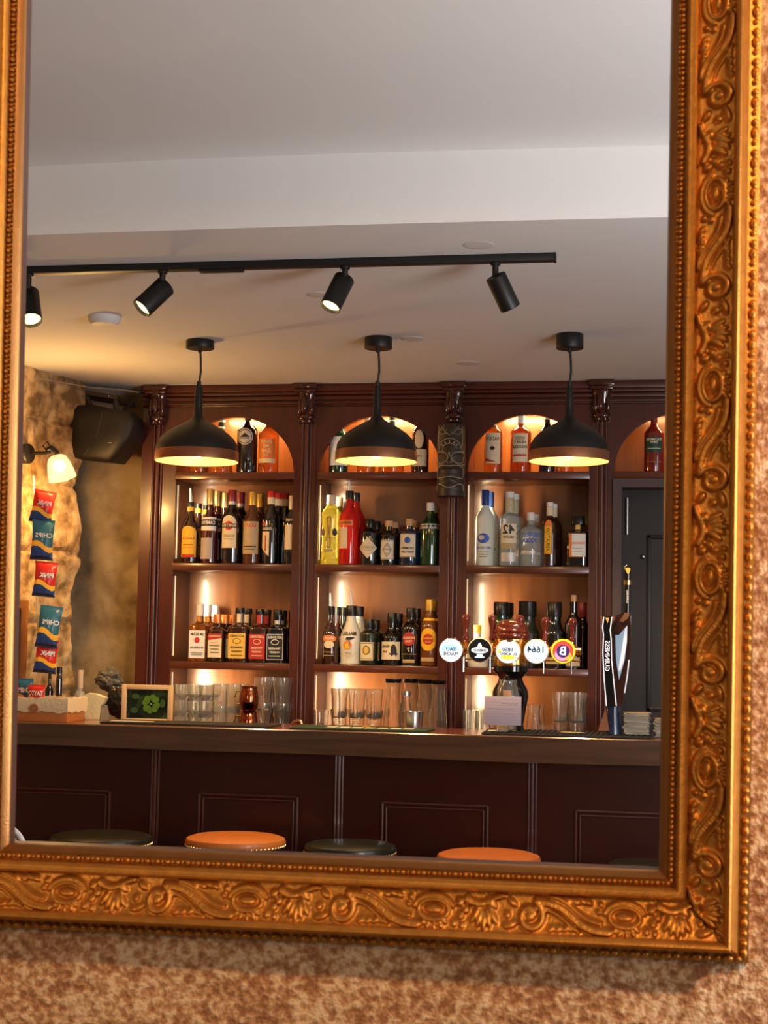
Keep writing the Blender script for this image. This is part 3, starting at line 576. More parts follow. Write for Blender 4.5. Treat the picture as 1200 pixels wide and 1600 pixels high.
place('black spiced rum bottle with a tan label and dark sea-beast drawing', 612, 958, 31, Z3, 2, dict(body=G_dark, cap=CAPB, sh0=.52, sh1=.72, rn=.42, cap0=.82, lab=lambda R, H: [('rect', 0, H*.28, R*2.2, H*.34, _C), ('ell', R*.35, H*.30, R*.30, H*.10, _K), ('ell', R*.35, H*.22, R*.5, H*.02, _K), ('ell', R*.2, H*.25, R*.10, H*.08, _K), ('ell', R*.6, H*.25, R*.08, H*.08, _K), T('KRAKEN', -R*.45, H*.36, R*.3, _K, False, R*.8), T('RUM', -R*.5, H*.26, R*.24, _K, False, R*.5)]), gC[1], short='black spiced rum bottle')
place('dark rum bottle with a red round emblem and cream strip at its foot', 641, 950, 29, Z3, 2, dict(body=G_dark, cap=CAPB, sh0=.64, sh1=.80, rn=.42, cap0=.84, lab=lambda R, H: [('ell', 0, H*.46, R*.7, R*.7, _D), T('HAVANA', 0, H*.48, R*.36, _C, False, R*1.3), T('CLUB', 0, H*.42, R*.30, _C, False, R*.9), T('7', 0, H*.27, R*.6, _C), ('rect', 0, H*.20, R*1.7, H*.008, _T), ('rect', 0, H*.08, R*1.3, H*.055, _T)]), gC[1], short='dark rum bottle with black cap')
place('golden rum bottle with gold cap and a yellow round label with red emblem', 671, 937, 28, Z3, 2, dict(body=mat('brown_rum', (.16, .05, .012), .04, coat=1, noise_amt=0), cap=CAPOG, sh0=.58, sh1=.80, rn=.40, cap0=.84, neck=[(.68, .72, YEL)], lab=lambda R, H: [('ell', 0, H*.40, R*1.0, H*.17, _Y), ('ell', 0, H*.40, R*.6, R*.6, _D), T('HAVANA', 0, H*.415, R*.32, _Y, False, R*1.1), T('CLUB', 0, H*.365, R*.26, _Y), ('rect', -R*.1, H*.10, R*1.5, H*.055, _T)]), gC[1], short='golden rum bottle with gold cap')
# --- low shelf, right bay (behind the taps)
place('small bottle with a bright yellow cap and white neck behind the taps', 746, 977, 34, Z3, 1, dict(body=G_whiteb, cap=CAPY, sh0=.45, sh1=.62, rn=.32, cap0=.82, lab=lambda R, H: [('rect', 0, H*.18, R*1.6, H*.2, _C)]), gC[2])
place('dark green bottle with gold rings on its black foil, behind the second tap', 783, 941, 30, Z3, 2, dict(body=G_green, cap=CAPB, sh0=.55, sh1=.76, rn=.70, cap0=.80, neck=[(.96, .97, GOLD)], style='champ'), gC[2], short='dark green bottle with black foil')
place('broad dark champagne bottle right of the tap tower dome', 824, 940, 38, Z3, 1, dict(body=G_blk2, cap=CAPB, sh0=.52, sh1=.72, rn=.66, cap0=.78, style='champ', lab=lambda R, H: [('rect', 0, H*.30, R*1.8, H*.22, _Y2)]), gC[2])
place('broad black bottle behind the fourth tap handle', 866, 941, 34, Z3, 1, dict(body=G_dark, cap=CAPB, sh0=.52, sh1=.74, rn=.62, cap0=.78, style='champ', lab=lambda R, H: [('rect', 0, H*.12, R*1.5, H*.10, _T)]), gC[2])
place('slim dark wine bottle with a cork standing out of its neck', 896, 930, 27, Z3, 1, dict(body=G_dark, cap=CORK, sh0=.60, sh1=.76, rn=.46, cap0=.91, capr=.7, lab=lambda R, H: [('rect', 0, H*.10, R*1.8, H*.12, _T)]), gC[2])
place('dark wine bottle with maroon foil against the right upright', 910, 941, 24, Z3, 1, dict(body=G_dark, cap=CAPM, sh0=.60, sh1=.76, rn=.5, cap0=.78), gC[2], Y0=7.26)

# ================================================================== GLASSWARE on the worktop behind the counter
def glassware(name, desc, cat, prof, seg=20, t=.0025, flutes=0, base=.006, mt=None):
    """open vessel with wall thickness; prof (r,z) outside from foot to rim"""
    bm = bmesh.new()
    ins = [(max(.002, r-t), max(z, base)) for r, z in prof if z >= base*.5][::-1]
    loft(bm, [(0, 0)]+prof+ins+[(0, base)], seg, close=False)
    if flutes:
        for v in bm.verts:
            if v.co.z < prof[-1][1]*.7 and v.co.xy.length > .004:
                a = atan2(v.co.y, v.co.x); k = 1-.05*(1 if int(round((a/(2*pi))*seg-.5)) % 2 else 0); v.co.x *= k; v.co.y *= k
    o = obj(name, bm, mt or M_glass, None, True); return tag(o, desc, cat)
def put(o, x, y, z, first, label, group, flip=False):
    c = o if first else o.copy()
    if not first: COL.objects.link(c)
    c.location = (x, y, z); c['label'] = label; c['group'] = group
    if flip: c.rotation_euler = (pi, 0, random.random()); c.location.z = z
    else: c.rotation_euler = (0, 0, random.random())
    return c
def stacks(o, H, pxs, Y, label, group, tiers=1, dz=None, rows=1, dyr=.09, jig=.0, z=ZW):
    first = True; tw = ['', ' of the upper tier']
    for r in range(rows):
        for px in pxs:
            for t in range(tiers):
                ci = pxs.index(px); cw = '' if len(pxs) == 1 else (['left', 'right'] if len(pxs) == 2 else ['left', 'middle', 'right'])[ci]+' column'
                lb = ', '.join([q for q in (label, cw, ('' if tiers == 1 else ['bottom', 'upper' if tiers == 2 else 'middle', 'top'][t]+' tier'), ('' if rows == 1 else ['front', 'back'][r]+' row')) if q])
                y = Y+r*dyr+random.uniform(-jig, jig); x = PX(px, Y, 1100)+r*.012
                put(o, x, y, z+t*(dz or H), first, lb, group); first = False
mug = glassware('glass_tumbler', '', 'glass', [(.026, 0), (.030, .004), (.033, .03), (.036, .06), (.036, .074)], 16, .004, base=.010, mt=M_glass_lit)
stacks(mug, .076, [284, 304, 322], 7.07, 'rounded tumbler at the left of the left bay', 'stacked rounded tumblers in the left bay', tiers=3, dz=.0755, rows=2, dyr=.08)
tall = glassware('highball_glass', '', 'glass', [(.026, 0), (.027, .003), (.029, .15)], 18, .0025)
tall.location = (PX(268, 7.18, 1100), 7.18, ZW); tag(tall, 'tall plain glass just behind the right corner of the clover picture', 'glass', None); tall.scale = (1, 1, 1.5)
pint = glassware('beer_glass', '', 'glass', [(.028, 0), (.030, .004), (.031, .05), (.034, .10), (.037, .118), (.036, .132)], 20, .0025, mt=M_glass_lit)
stacks(pint, .134, [344, 364], 7.07, 'pale beer glass beside the rounded tumblers', 'beer glasses in the middle of the left bay', tiers=2, dz=.1, rows=2)
p2 = glassware('beer_glass', '', 'glass', [(.031, 0), (.033, .004), (.035, .06), (.040, .10), (.043, .12), (.042, .150)], 22, .0025)
stacks(p2, .152, [411, 441], 7.08, 'big clear pint glass in the left bay', 'pint glasses at the right end of the left bay', tiers=2, dz=.118, rows=2, dyr=.1)
# two stacked copper mugs
M_cop = mat('polished_copper', (.62, .16, .06), .12, 1, noise_amt=.05)
def copper(z, label):
    t_ = thing('copper_mug', label, 'mug', (PX(389, 7.0, 1100), 7.0, z), 'copper mugs among the glasses')
    lathe('mug_body', [(.030, 0), (.040, .012), (.044, .045), (.040, .085), (.036, .100), (.038, .112), (.034, .112), (.034, .03), (0, .03)], M_cop, t_, None, 24, close=False)
    bm = bmesh.new(); tube(bm, [(-.036+.0, 0, .09), (-.06, 0, .088), (-.068, 0, .06), (-.058, 0, .03), (-.042, 0, .03)], .0045, 8); obj('handle', bm, M_brass, t_, True)
copper(ZW, 'copper mug with brass handle, lower of the two stacked'); copper(ZW+.114, 'copper mug with brass handle, upper of the two stacked')
tb = glassware('beer_glass', '', 'glass', [(.029, 0), (.032, .004), (.034, .06), (.035, .10), (.038, .125)], 18, .0025)
put(tb, PX(502, 7.05, 1100), 7.05, ZW, True, 'short clear glass at the far left of the centre bay', 'glasses in the centre bay')
ca = glassware('beer_glass', '', 'glass', [(.030, 0), (.033, .004), (.035, .09), (.040, .118), (.040, .128), (.037, .132)], 20, .0025, flutes=0)
stacks(ca, .13, [530, 558, 585], 7.05, 'clear printed beer glass in the centre bay', 'beer glasses in the left half of the centre bay', tiers=2, dz=.092, rows=2, dyr=.1)
# small white print on the lower front glasses
for px in (530, 558, 585):
    bm = bmesh.new(); label_mesh(bm, [('ell', 0, .062, .012, .008, 0), ('rect', 0, .082, .04, .003, 0), ('rect', 0, .074, .036, .002, 0)], cyl_wrap(.0352)); o = obj('printed_emblem', bm, C('glass_print', (.75, .62, .42))); 
    host = min((q for q in COL.objects if q.get('group') == 'beer glasses in the left half of the centre bay'), key=lambda q: (q.location-Vector((PX(px, 7.05, 1100), 7.05, ZW))).length)
    o.parent = host; o.rotation_euler = (0, 0, -host.rotation_euler.z)
def carafe(px, Y, desc, H=.275):
    t_ = thing('glass_carafe', desc, 'carafe', (PX(px, Y, 1100), Y, ZW), 'lidded carafes in the centre bay')
    R = .042; prof = [(R*.95, 0), (R, .006), (R*1.0, H*.3), (R*.93, H*.45), (R*.72, H*.68), (R*.68, H*.78), (R*.80, H*.93)]
    bm = bmesh.new(); ins = [(r-.003, max(z, .008)) for r, z in prof][::-1]
    loft(bm, [(0, 0)]+prof+ins+[(0, .008)], 22, close=False); obj('carafe_glass', bm, M_glass, t_, True)
    lathe('lid', [(R*.84, H*.93), (R*.88, H*.94), (R*.88, H*.995), (R*.82, H), (0, H)], M_blackgl, t_, None, 22)
carafe(614, 7.05, 'tall clear carafe with black lid, leftmost in the centre bay'); carafe(642, 7.13, 'tall clear carafe with black lid, second from the left in the centre bay')
carafe(664, 7.05, 'tall clear carafe with black lid behind the steel shaker'); carafe(685, 7.0, 'tall clear carafe with black lid against the right upright of the centre bay')
t_ = thing('swing_top_bottle', 'small clear bottle with a grey screw lid between the carafes', 'bottle', (PX(634, 6.97, 1100), 6.97, ZW))
lathe('glass_body', [(.03, 0), (.033, .006), (.033, .12), (.018, .18), (.018, .2)], M_glass, t_); lathe('lid', [(.022, .2), (.023, .2), (.023, .222), (0, .222)], M_steel, t_)
t_ = thing('cocktail_tin', 'polished steel tin reflecting brown wood, in front of the carafes', 'shaker', (PX(645, 6.44, 1130), 6.44, ZT))
lathe('tin_body', [(.040, 0), (.043, .003), (.046, .07), (.044, .07), (.041, .006), (0, .006)], M_steel, t_, None, 28, close=False)
# right bay
fl = glassware('highball_glass', '', 'glass', [(.027, 0), (.030, .004), (.034, .14)], 14, .004, flutes=1)
stacks(fl, .14, [734, 756], 7.05, 'clear cut highball glass in the right bay', 'glasses at the left of the right bay', rows=2, dyr=.1)
cone = glassware('tulip_glass', '', 'glass', [(.042, 0), (.042, .004), (.040, .03), (.030, .10), (.026, .14), (.030, .165), (.031, .172)], 20, .003)
stacks(cone, .17, [834], 7.02, 'tapered clear glass right of the tap tower', 'tapered glasses in the right bay', rows=2, dyr=.1)
sh_ = glassware('ribbed_tumbler', '', 'glass', [(.036, 0), (.039, .004), (.040, .06), (.040, .08)], 40, .004, flutes=1)
put(sh_, PX(854, 6.98, 1100), 6.98, ZW-.0, True, 'short ribbed tumbler in front of the other glasses in the right bay', 'glasses in the right bay'); sh_.scale = (1, 1, 1.1)
cup = glassware('beer_glass', '', 'glass', [(.030, 0), (.033, .004), (.034, .06), (.039, .10), (.040, .13)], 16, .003, flutes=1)
stacks(cup, .13, [876, 902], 7.05, 'clear ribbed beer glass in the right bay', 'stacked glasses at the right of the right bay', tiers=2, dz=.100, rows=2, dyr=.1)

# ================================================================== ON THE COUNTER
def runner(px0, px1, y0, y1, desc, mt, ribs=False):
    x0, x1 = PX(px0, y0, 1130), PX(px1, y0, 1140)
    t_ = thing('bar_runner', desc, 'bar mat', ((x0+x1)/2, (y0+y1)/2, ZT)); hw = (x1-x0)/2; hd = (y1-y0)/2
    bx('mat_body', -hw, hw, -hd, hd, .0005, .008, mt, t_, .002)
    if ribs:
        bm = bmesh.new(); n = 30
        for i in range(n):
            x = -hw+.012+(2*hw-.024)*i/(n-1); box(bm, x-.004, x+.004, -hd+.012, hd-.012, .008, .012)
        obj('drip_ribs', bm, mt, t_)
    return t_, hw, hd
t_, hw, hd = runner(156, 418, 6.12, 6.36, 'long black rubber bar mat in front of the clover picture', M_rubber)
bm = bmesh.new(); box(bm, -hw+.02, -hw+.20, -hd+.06, -hd+.10, .0085, .0095); obj('printed_strip', bm, CREAM, t_)
t_, hw, hd = runner(452, 666, 6.10, 6.34, 'dark green bar mat with pale lettering in the middle of the counter', mat('green_rubber', (.012, .035, .014), .6, bump=.3, bscale=300))
bm = bmesh.new()
for i in range(7): box(bm, -.14+i*.052, -.10+i*.052, -hd+.06, -hd+.12, .0085, .0095)
obj('pale_lettering', bm, CREAM, t_)
bm = bmesh.new(); bmesh.ops.create_circle(bm, cap_ends=True, radius=.018, segments=20, matrix=Matrix.Translation((-.0, hd-.05, .0092))); obj('yellow_disc', bm, YEL, t_)
t_, hw, hd = runner(752, 1016, 6.09, 6.40, 'ribbed black drip mat under the stout tap', M_rubber, True)
bm = bmesh.new(); bmesh.ops.create_circle(bm, cap_ends=True, radius=.05, segments=24, matrix=Matrix.Translation((.02, -hd+.10, .0128))); bmesh.ops.scale(bm, vec=(1, .6, 1), verts=bm.verts); obj('amber_logo_patch', bm, GOLD, t_)
bm = bmesh.new(); box(bm, -hw+.02, -hw+.09, -hd+.04, -hd+.12, .0125, .0135); obj('printed_corner', bm, CREAM, t_)
# framed clover picture
Yp = 6.40
x0, x1 = PX(191, Yp, 1095), PX(270, Yp, 1095); zt = PZ(230, 1070, Yp)
t_ = thing('framed_clover_picture', 'light wood frame with a photograph of a green four leaf clover, leaning on the counter', 'picture', ((x0+x1)/2, Yp, ZT)); hw = (x1-x0)/2; h = zt-ZT
bm = bmesh.new(); b_ = .020
box(bm, -hw, -hw+b_, -.01, .01, 0, h, 0, .002); box(bm, hw-b_, hw, -.01, .01, 0, h, 0, .002); box(bm, -hw+b_, hw-b_, -.01, .01, h-b_, h, 0, .002); box(bm, -hw+b_, hw-b_, -.01, .01, 0, b_*.6, 0, .002)
obj('wooden_frame', bm, mat('pale_oak', (.72, .46, .22), .5, nscale=60), t_, True)
bx('photograph_ground', -hw+b_, hw-b_, .0, .006, b_*.5, h-b_, mottled('photo_foliage', [(.005, .008, .003), (.012, .022, .006), (.04, .07, .015)], 22, .0, rough=.25), t_)
bm = bmesh.new(); its = []
for k in range(4):
    a = pi/4+k*pi/2+.25; cxc, czc = .018+.026*cos(a), h*.48+.026*sin(a); its += [('ell', cxc+.0095*cos(a+pi/2), czc+.0095*sin(a+pi/2), .0135, .0135, 0), ('ell', cxc-.0095*cos(a+pi/2), czc-.0095*sin(a+pi/2), .0135, .0135, 0), ('ell', cxc-.007*cos(a), czc-.007*sin(a), .010, .010, 0)]
its += [('ell', -.05, h*.68, .018, .012, 2), ('ell', -.055, h*.3, .018, .012, 2), ('ell', .07, h*.5, .012, .018, 2), ('ell', .018, h*.48, .004, .004, 1)]
label_mesh(bm, its, flat_wrap(-.0008)); obj('clover', bm, [C('clover_green', (.10, .20, .012), noise_amt=.5, nscale=80), C('clover_heart', (.22, .35, .06)), C('clover_dim', (.035, .08, .015))], t_)
# tray box with cloth and snack bags
Yk = 6.12
x0, x1 = PX(-30, Yk, 1100), PX(107, Yk, 1100)
t_ = thing('wooden_serving_box', 'orange wooden box with cream cloth rim and round tag, left end of counter', 'box', ((x0+x1)/2, Yk+.10, ZT)); hw = (x1-x0)/2
ob = mat('orange_stained_wood', (.46, .15, .035), .45, nscale=40)
bm = bmesh.new(); box(bm, -hw+.012, hw-.004, -.1, .1, 0, .05, 0, .002); obj('box_body', bm, ob, t_, True)
bm = bmesh.new(); n = 36
for (ax, ay, bx_, by_) in ((-hw, -.108, hw, -.108), (hw, -.108, hw, .108), (hw, .108, -hw, .108), (-hw, .108, -hw, -.108)):
    for i in range(n):
        pts = []
        for k in (i, i+1):
            f = k/n; x = ax+(bx_-ax)*f; y = ay+(by_-ay)*f; s = .003*sin(f*19)+.002*sin(f*47)
            pts.append([(x, y, .040+s), (x*1.012, y*1.04, .062+s), (x*1.006, y*1.02, .098+s*.6), (x*.95, y*.90, .098+s*.6), (x*.94, y*.86, .05)])
        for j in range(4): bm.faces.new([bm.verts.new(v) for v in (pts[0][j], pts[1][j], pts[1][j+1], pts[0][j+1])])
bmesh.ops.remove_doubles(bm, verts=bm.verts, dist=.0005)
obj('cloth_rim', bm, mat('cream_cloth', (.72, .56, .34), .8, bump=.3, bscale=80), t_, True)
bm = bmesh.new(); loft(bm, [(0, 0), (.018, 0), (.019, .002), (.018, .005), (0, .005)], 24); bmesh.ops.rotate(bm, verts=bm.verts, cent=(0, 0, 0), matrix=Matrix.Rotation(pi/2, 3, 'X'))
xt = PX(56, Yk, 1100)-(x0+x1)/2
bmesh.ops.translate(bm, verts=bm.verts, vec=(xt, -.116, .055)); tg = obj('wooden_tag', bm, C('wooden_tag', (.34, .12, .04)), t_, True)
bm = bmesh.new(); label_mesh(bm, [('rect', xt, .055, .022, .010, 0), ('rect', xt, .057, .016, .0018, 1), ('rect', xt, .053, .016, .0018, 1)], flat_wrap(-.1215)); obj('tag_mark', bm, [C('tag_brown', (.20, .06, .02)), TAN], tg)
# crisp packets
def packet_bm(w_, h_, d_):
    bm = bmesh.new(); nx, nz = 30, 44; gr = []
    for side in (-1, 1):
        g = []
        for j in range(nz+1):
            row = []
            for i in range(nx+1):
                u, v = i/nx*2-1, j/nz
                e = (1-abs(u)**3)*max(0, sin(pi*min(1, max(0, (v-.06)/.88))))**.6
                x = u*w_/2*(1-.10*sin(pi*v)); z = v*h_
                y = side*(d_/2*e+.0006)+.003*noise.noise(Vector((u*2.5, v*4, side*3+w_*50)))*e**.5
                row.append(bm.verts.new((x, y, z)))
            g.append(row)
        for j in range(nz):
            for i in range(nx): 
                f = bm.faces.new((g[j][i], g[j][i+1], g[j+1][i+1], g[j+1][i]))
                v = (j+.5)/nz; u = (i+.5)/nx; k = 0
                if side < 0:
                    wave = .42-.10*u+.05*sin(u*6)
                    if v < wave-.10: k = 2
                    elif v < wave+.03: k = 1
                    if v < .10: k = 3
                f.material_index = k
        gr.append(g)
    return bm
FOILR = C('packet_red', (.62, .025, .015), rough=.25); FOILB = C('packet_teal', (.03, .14, .20), rough=.25); FOILY = C('packet_amber', (.95, .48, .03), rough=.3); FOILN = C('packet_navy', (.02, .05, .17), rough=.22); FOILK = C('packet_black', (.015, .015, .025), rough=.25)
def packet(desc, loc, main, word, w_=.082, h_=.125, rot=(0, 0, 0), group='crisp packets'):
    o = thing('crisp_packet', desc, 'crisp packet', loc, group); o.rotation_euler = rot
    obj('foil_bag', packet_bm(w_, h_, .034), [main, FOILY, FOILN, FOILK], o, True)
    bm = bmesh.new(); label_mesh(bm, [T(word, .004, h_*.60, .028, 0, False, w_*.78)], lambda x, y, L: (x*1.04, -.0205+.010*(x/(w_*.5))**2, y-.0015)); label_mesh(bm, [T(word, .004, h_*.60, .028, 1, False, w_*.78)], lambda x, y, L: (x, -.0215+.010*(x/(w_*.5))**2, y))
    obj('lettering', bm, [FOILK, WH], o)
    return o
Yh = 6.36
hang = [(62, 766, 817, FOILR, 'topmost red crisp packet hanging on the clip strip under the wall lamp', 'PINK', .25), (64, 812, 875, FOILB, 'upper teal crisp packet hanging second from the top of the strip', 'CHIPS', .05), (64, 877, 932, FOILR, 'middle red crisp packet hanging below the upper teal one', 'PINK', .12),
        (68, 946, 1012, FOILB, 'lower teal crisp packet hanging below the middle red one', 'CHIPS', .18), (62, 1000, 1052, FOILR, 'lowest red crisp packet on the hanging strip', 'PINK', .15)]
for i, (px, ya, yb, main, desc, word, tilt) in enumerate(hang):
    za, zb = PZ(px, ya, Yh), PZ(px, yb, Yh)
    packet(desc, (PX(px, Yh, yb), Yh+.012*i-.01*(i % 2), zb), main, word, .098, za-zb, (.0, tilt*.6, .45), 'crisp packets on the hanging strip')
bm = bmesh.new(); tube(bm, [(PX(52, Yh+.05, 742), Yh+.05, PZ(52, 742, Yh)), (PX(55, Yh+.05, 800), Yh+.05, PZ(55, 800, Yh)), (PX(60, Yh+.06, 1040), Yh+.06, PZ(60, 1040, Yh))], .004, 6)
tag(obj('clip_strip', bm, C('clip_strip', (.75, .68, .42)), None, True), 'pale plastic clip strip that carries the crisp packets by the stone wall', 'clip strip')
packet('teal crisp packet standing in the wooden box, left', (PX(38, 6.19, 1090), 6.19, ZT+.058), FOILB, 'CHIPS', .075, .115, (.05, 0, .1), 'crisp packets in the wooden box')
packet('red and orange crisp packet standing in the wooden box behind the cloth rim, left', (PX(24, 6.16, 1090), 6.13, ZT+.062), FOILR, 'PINK', .05, .085, (.05, 0, 0), 'crisp packets in the wooden box')
packet('red and orange crisp packet standing in the wooden box, right', (PX(57, 6.15, 1090), 6.14, ZT+.058), FOILR, 'TAYTO', .078, .092, (-.1, 0, 0), 'crisp packets in the wooden box')
# things at the back left of the counter
def bott(desc, px, ytop, wpx, Y, bm_, cm_, **k):
    R = wpx*MPP(px, Y)/2; H = PZ(px, ytop, Y)-ZT
    b = bottle('liquor_bottle', H, R, bm_, cm_, desc=desc, **k); b.location = (PX(px, Y, 1080), Y, ZT+.0005); return b
bott('black slim bottle behind the right side of the wooden box', 92, 1042, 9, 6.44, G_dark, CAPB, sh0=.75, sh1=.85, rn=.8)
bott('dark small bottle behind the crisp packets in the box', 77, 1052, 12, 6.46, G_dark, CAPB)
bott('clear bottle with a long pale neck left of the folded napkins', 125, 1047, 15, 6.42, G_clear, C('cloudy_cap', (.55, .42, .28)), sh0=.50, sh1=.62, rn=.5, cap0=.65)
t_ = thing('steel_canister', 'slim chrome and black stand between the box and the clear bottle', 'canister', (PX(114, 6.40, 1090), 6.40, ZT)); lathe('canister_body', [(.012, 0), (.012, .075), (0, .075)], M_steel, t_, None, 14); bx('black_card', -.03, -.011, -.002, .004, 0, .075, M_black, t_)
t_ = thing('napkin_stack', 'upright cream folded napkins with a pointed corner in a holder', 'napkins', (PX(149, 6.42, 1090), 6.42, ZT)); s = MPP(149, 6.42)
bm = bmesh.new(); poly_ext(bm, [(-13*s, 0), (-14*s, 25*s), (-17*s, 34*s), (-9*s, 39*s), (3*s, 38*s), (18*s, 33*s), (14*s, 24*s), (10*s, 20*s), (9*s, 0)], -.02, .02); bmesh.ops.bevel(bm, geom=list(bm.edges), offset=.002, segments=1, affect='EDGES'); obj('folded_napkins', bm, mat('napkin_paper', (.74, .64, .36), .8, bump=.25, bscale=60), t_)
bm = bmesh.new(); poly_ext(bm, [(10*s, 0), (11*s, 18*s), (17*s, 22*s), (22*s, 4*s), (22*s, 0)], -.012, .015); obj('holder_wing', bm, C('holder_grey', (.28, .24, .17)), t_)
def blob(name, desc, cat, px, py, wpx, hpx, Y, mt, amp=.35, seed=0, zbase=None):
    bm = bmesh.new(); bmesh.ops.create_icosphere(bm, subdivisions=4, radius=1); s = MPP(px, Y)
    for v in bm.verts:
        nn = 1+amp*(noise.noise(v.co*2.2+Vector((seed, 0, 0)))+.5*noise.noise(v.co*6+Vector((seed, 0, 0)))); v.co = Vector((v.co.x*wpx/2*s, v.co.y*wpx/2.6*s, v.co.z*hpx/2*s))*nn
    zc = PZ(px, py, Y)
    lo_ = min(v.co.z for v in bm.verts)
    if zbase is not None: zc = zbase-lo_
    o = obj(name, bm, mt, None, False, (PX(px, Y, py), Y, zc)); tag(o, desc, cat); return o
blob('black_bag', 'crumpled black bag in the corner left of the clover picture', 'bag', 183, 1090, 34, 44, 6.52, mat('black_plastic', (.012, .011, .010), .25), .22, 2, ZT)
blob('grey_plant_bundle', 'grey crumpled bundle behind the napkins, resting on the black bag', 'bundle', 170, 1062, 38, 34, 6.60, mat('grey_foil', (.10, .085, .065), .45, bump=.3, bscale=40), .28, 5)
# wooden post by the stone wall at the far left
tag(bx('wooden_board', PX(29, 6.45, 1000), PX(40, 6.45, 1000), 6.45, 6.47, ZT, PZ(34, 938, 6.45), C('orange_board', (.48, .17, .035), nscale=50), None, .001), 'upright orange wooden board behind the crisp packets at the far left', 'board')
tag(bx('dark_menu_board', PX(8, 6.42, 1000), PX(28.5, 6.42, 1000), 6.42, 6.44, ZT, PZ(24, 950, 6.42), C('dark_board', (.02, .012, .01)), None, .001), 'dark upright board beside the orange wooden board', 'board')
# tap spout of a sink
bm = bmesh.new(); pts = [(PX(455, 6.5, 1122), 6.5, ZT-.01), (PX(461, 6.5, 1118), 6.47, ZT+.010), (PX(470, 6.5, 1114), 6.44, ZT+.020), (PX(478, 6.5, 1114), 6.42, ZT+.018), (PX(480, 6.5, 1120), 6.41, ZT+.005)]

tube(bm, pts, .006, 10); tag(obj('metal_spout', bm, M_steel, None, True), 'small curved chrome spout at the back of the counter near the green mat', 'spout')

# ---- beer tap tower
YT = 6.34
SX = MPP(800, YT)
cxT = PX(798, YT, 1060)
def zt_(py, px=798, Y=YT): return PZ(px, py, Y)
tt = thing('beer_tap_tower', 'brass and turned wood beer tower with domed top, cross pipe and five wooden tap handles', 'beer tap', (cxT, YT, ZT))
def zz(py): return zt_(py)-ZT
lathe('domed_cap', [(28*SX, zz(999)), (29*SX, zz(996)), (29*SX, zz(992)), (27*SX, zz(990)), (28*SX, zz(986)), (26*SX, zz(984)), (25*SX, zz(980)), (25*SX, zz(977)), (21*SX, zz(975)), (20*SX, zz(972)), (14*SX, zz(969)), (0, zz(967))], M_turned, tt, None, 32)
lathe('brass_drum', [(26*SX, zz(1041)), (27*SX, zz(1038)), (25.5*SX, zz(1030)), (25.5*SX, zz(1008)), (27*SX, zz(1002)), (27*SX, zz(998))], M_brass, tt, None, 32)
lathe('black_column', [(19*SX, 0), (22*SX, .012), (20*SX, .03), (26*SX, zz(1098)), (28*SX, zz(1088)), (27*SX, zz(1078)), (20*SX, zz(1066)), (18*SX, zz(1060)), (21*SX, zz(1054)), (27*SX, zz(1049)), (27*SX, zz(1041))], M_blackgl, tt, None, 32)
bm = bmesh.new(); za = zt_(1016)-ZT
xa, xb = PX(703, YT, 1016)-cxT, PX(908, YT, 1016)-cxT
tube(bm, [(xa, 0, za), (xb, 0, za)], 7*SX, 20)
for px in (726, 768, 814, 852, 894):
    x = PX(px, YT, 1016)-cxT
    tube(bm, [(x-.004, 0, za), (x+.004, 0, za)], 9.5*SX, 20); tube(bm, [(x, 0, za), (x, 0, za+11*SX)], 6*SX, 16)
obj('brass_cross_pipe', bm, M_brass, tt, True)
bm = bmesh.new(); tube(bm, [(xa, -.03, zz(1031)), (xb, -.03, zz(1031))], .003, 8)
obj('lower_rail', bm, M_brass, tt, True)
for px in (728, 769, 813, 852, 895):
    x = PX(px, YT, 980)-cxT; z0 = za+10*SX; Hh = zz(960)-z0 if px < 840 else zz(963)-z0
    bm = bmesh.new(); prof = [(4*SX, 0), (5.5*SX, .006), (4*SX, .012), (5*SX, .018), (5*SX, .024), (3.5*SX, .030), (4*SX, Hh*.5), (6.4*SX, Hh*.8), (6.8*SX, Hh*.88), (5*SX, Hh*.96), (0, Hh)]
    loft(bm, prof, 16, cx=x, cy=0, cz=z0); obj('tap_handle', bm, M_turned, tt, True)
    bm = bmesh.new(); xs = x-.002; tube(bm, [(xs, -.02, za-5*SX), (xs, -.045, za-12*SX), (xs, -.048, zz(1051))], .0034, 8); obj('spout', bm, M_steel, tt, True)
def emi(name, c, s): return mat('lit_'+name, c, .3, emit=c, es=s, noise_amt=0)
LW = emi('white', (.80, .90, 1), .62); LB = emi('pale_blue', (.36, .66, .95), .7); LK = C('badge_black', (.012, .014, .02), rough=.2); LY = emi('yellow', (1, .80, .05), .8); LT = C('badge_teal', (.01, .07, .14)); LR = emi('red', (.85, .07, .05), .7); LP = emi('pink', (1, .35, .55), .7); LN = C('badge_navy', (.05, .02, .22), emit=(.05, .02, .22), es=.3); LO = emi('orange', (1, .40, .05), .8)
BM = [LW, LB, LK, LY, LT, LR, LP, LN, LO]
def badge(px, py, desc, items, rim=CREAM, front=0):
    x = PX(px, YT-.06, py)-cxT; z = PZ(px, py, YT-.06)-ZT; r = 19.3*SX
    o = None
    bm = bmesh.new(); loft(bm, [(0, 0), (r, 0), (r, .012), (r*.93, .016), (0, .016)], 36); bmesh.ops.rotate(bm, verts=bm.verts, cent=(0, 0, 0), matrix=Matrix.Rotation(pi/2, 3, 'X')); bmesh.ops.translate(bm, verts=bm.verts, vec=(x, -.052, z))
    o = obj('tap_badge', bm, rim, tt, True); o['label'] = desc
    bm = bmesh.new(); label_mesh(bm, [tuple(i) for i in items(r*.93)], flat_wrap(-.0685, x, z, 1)); obj('badge_face', bm, BM, o)
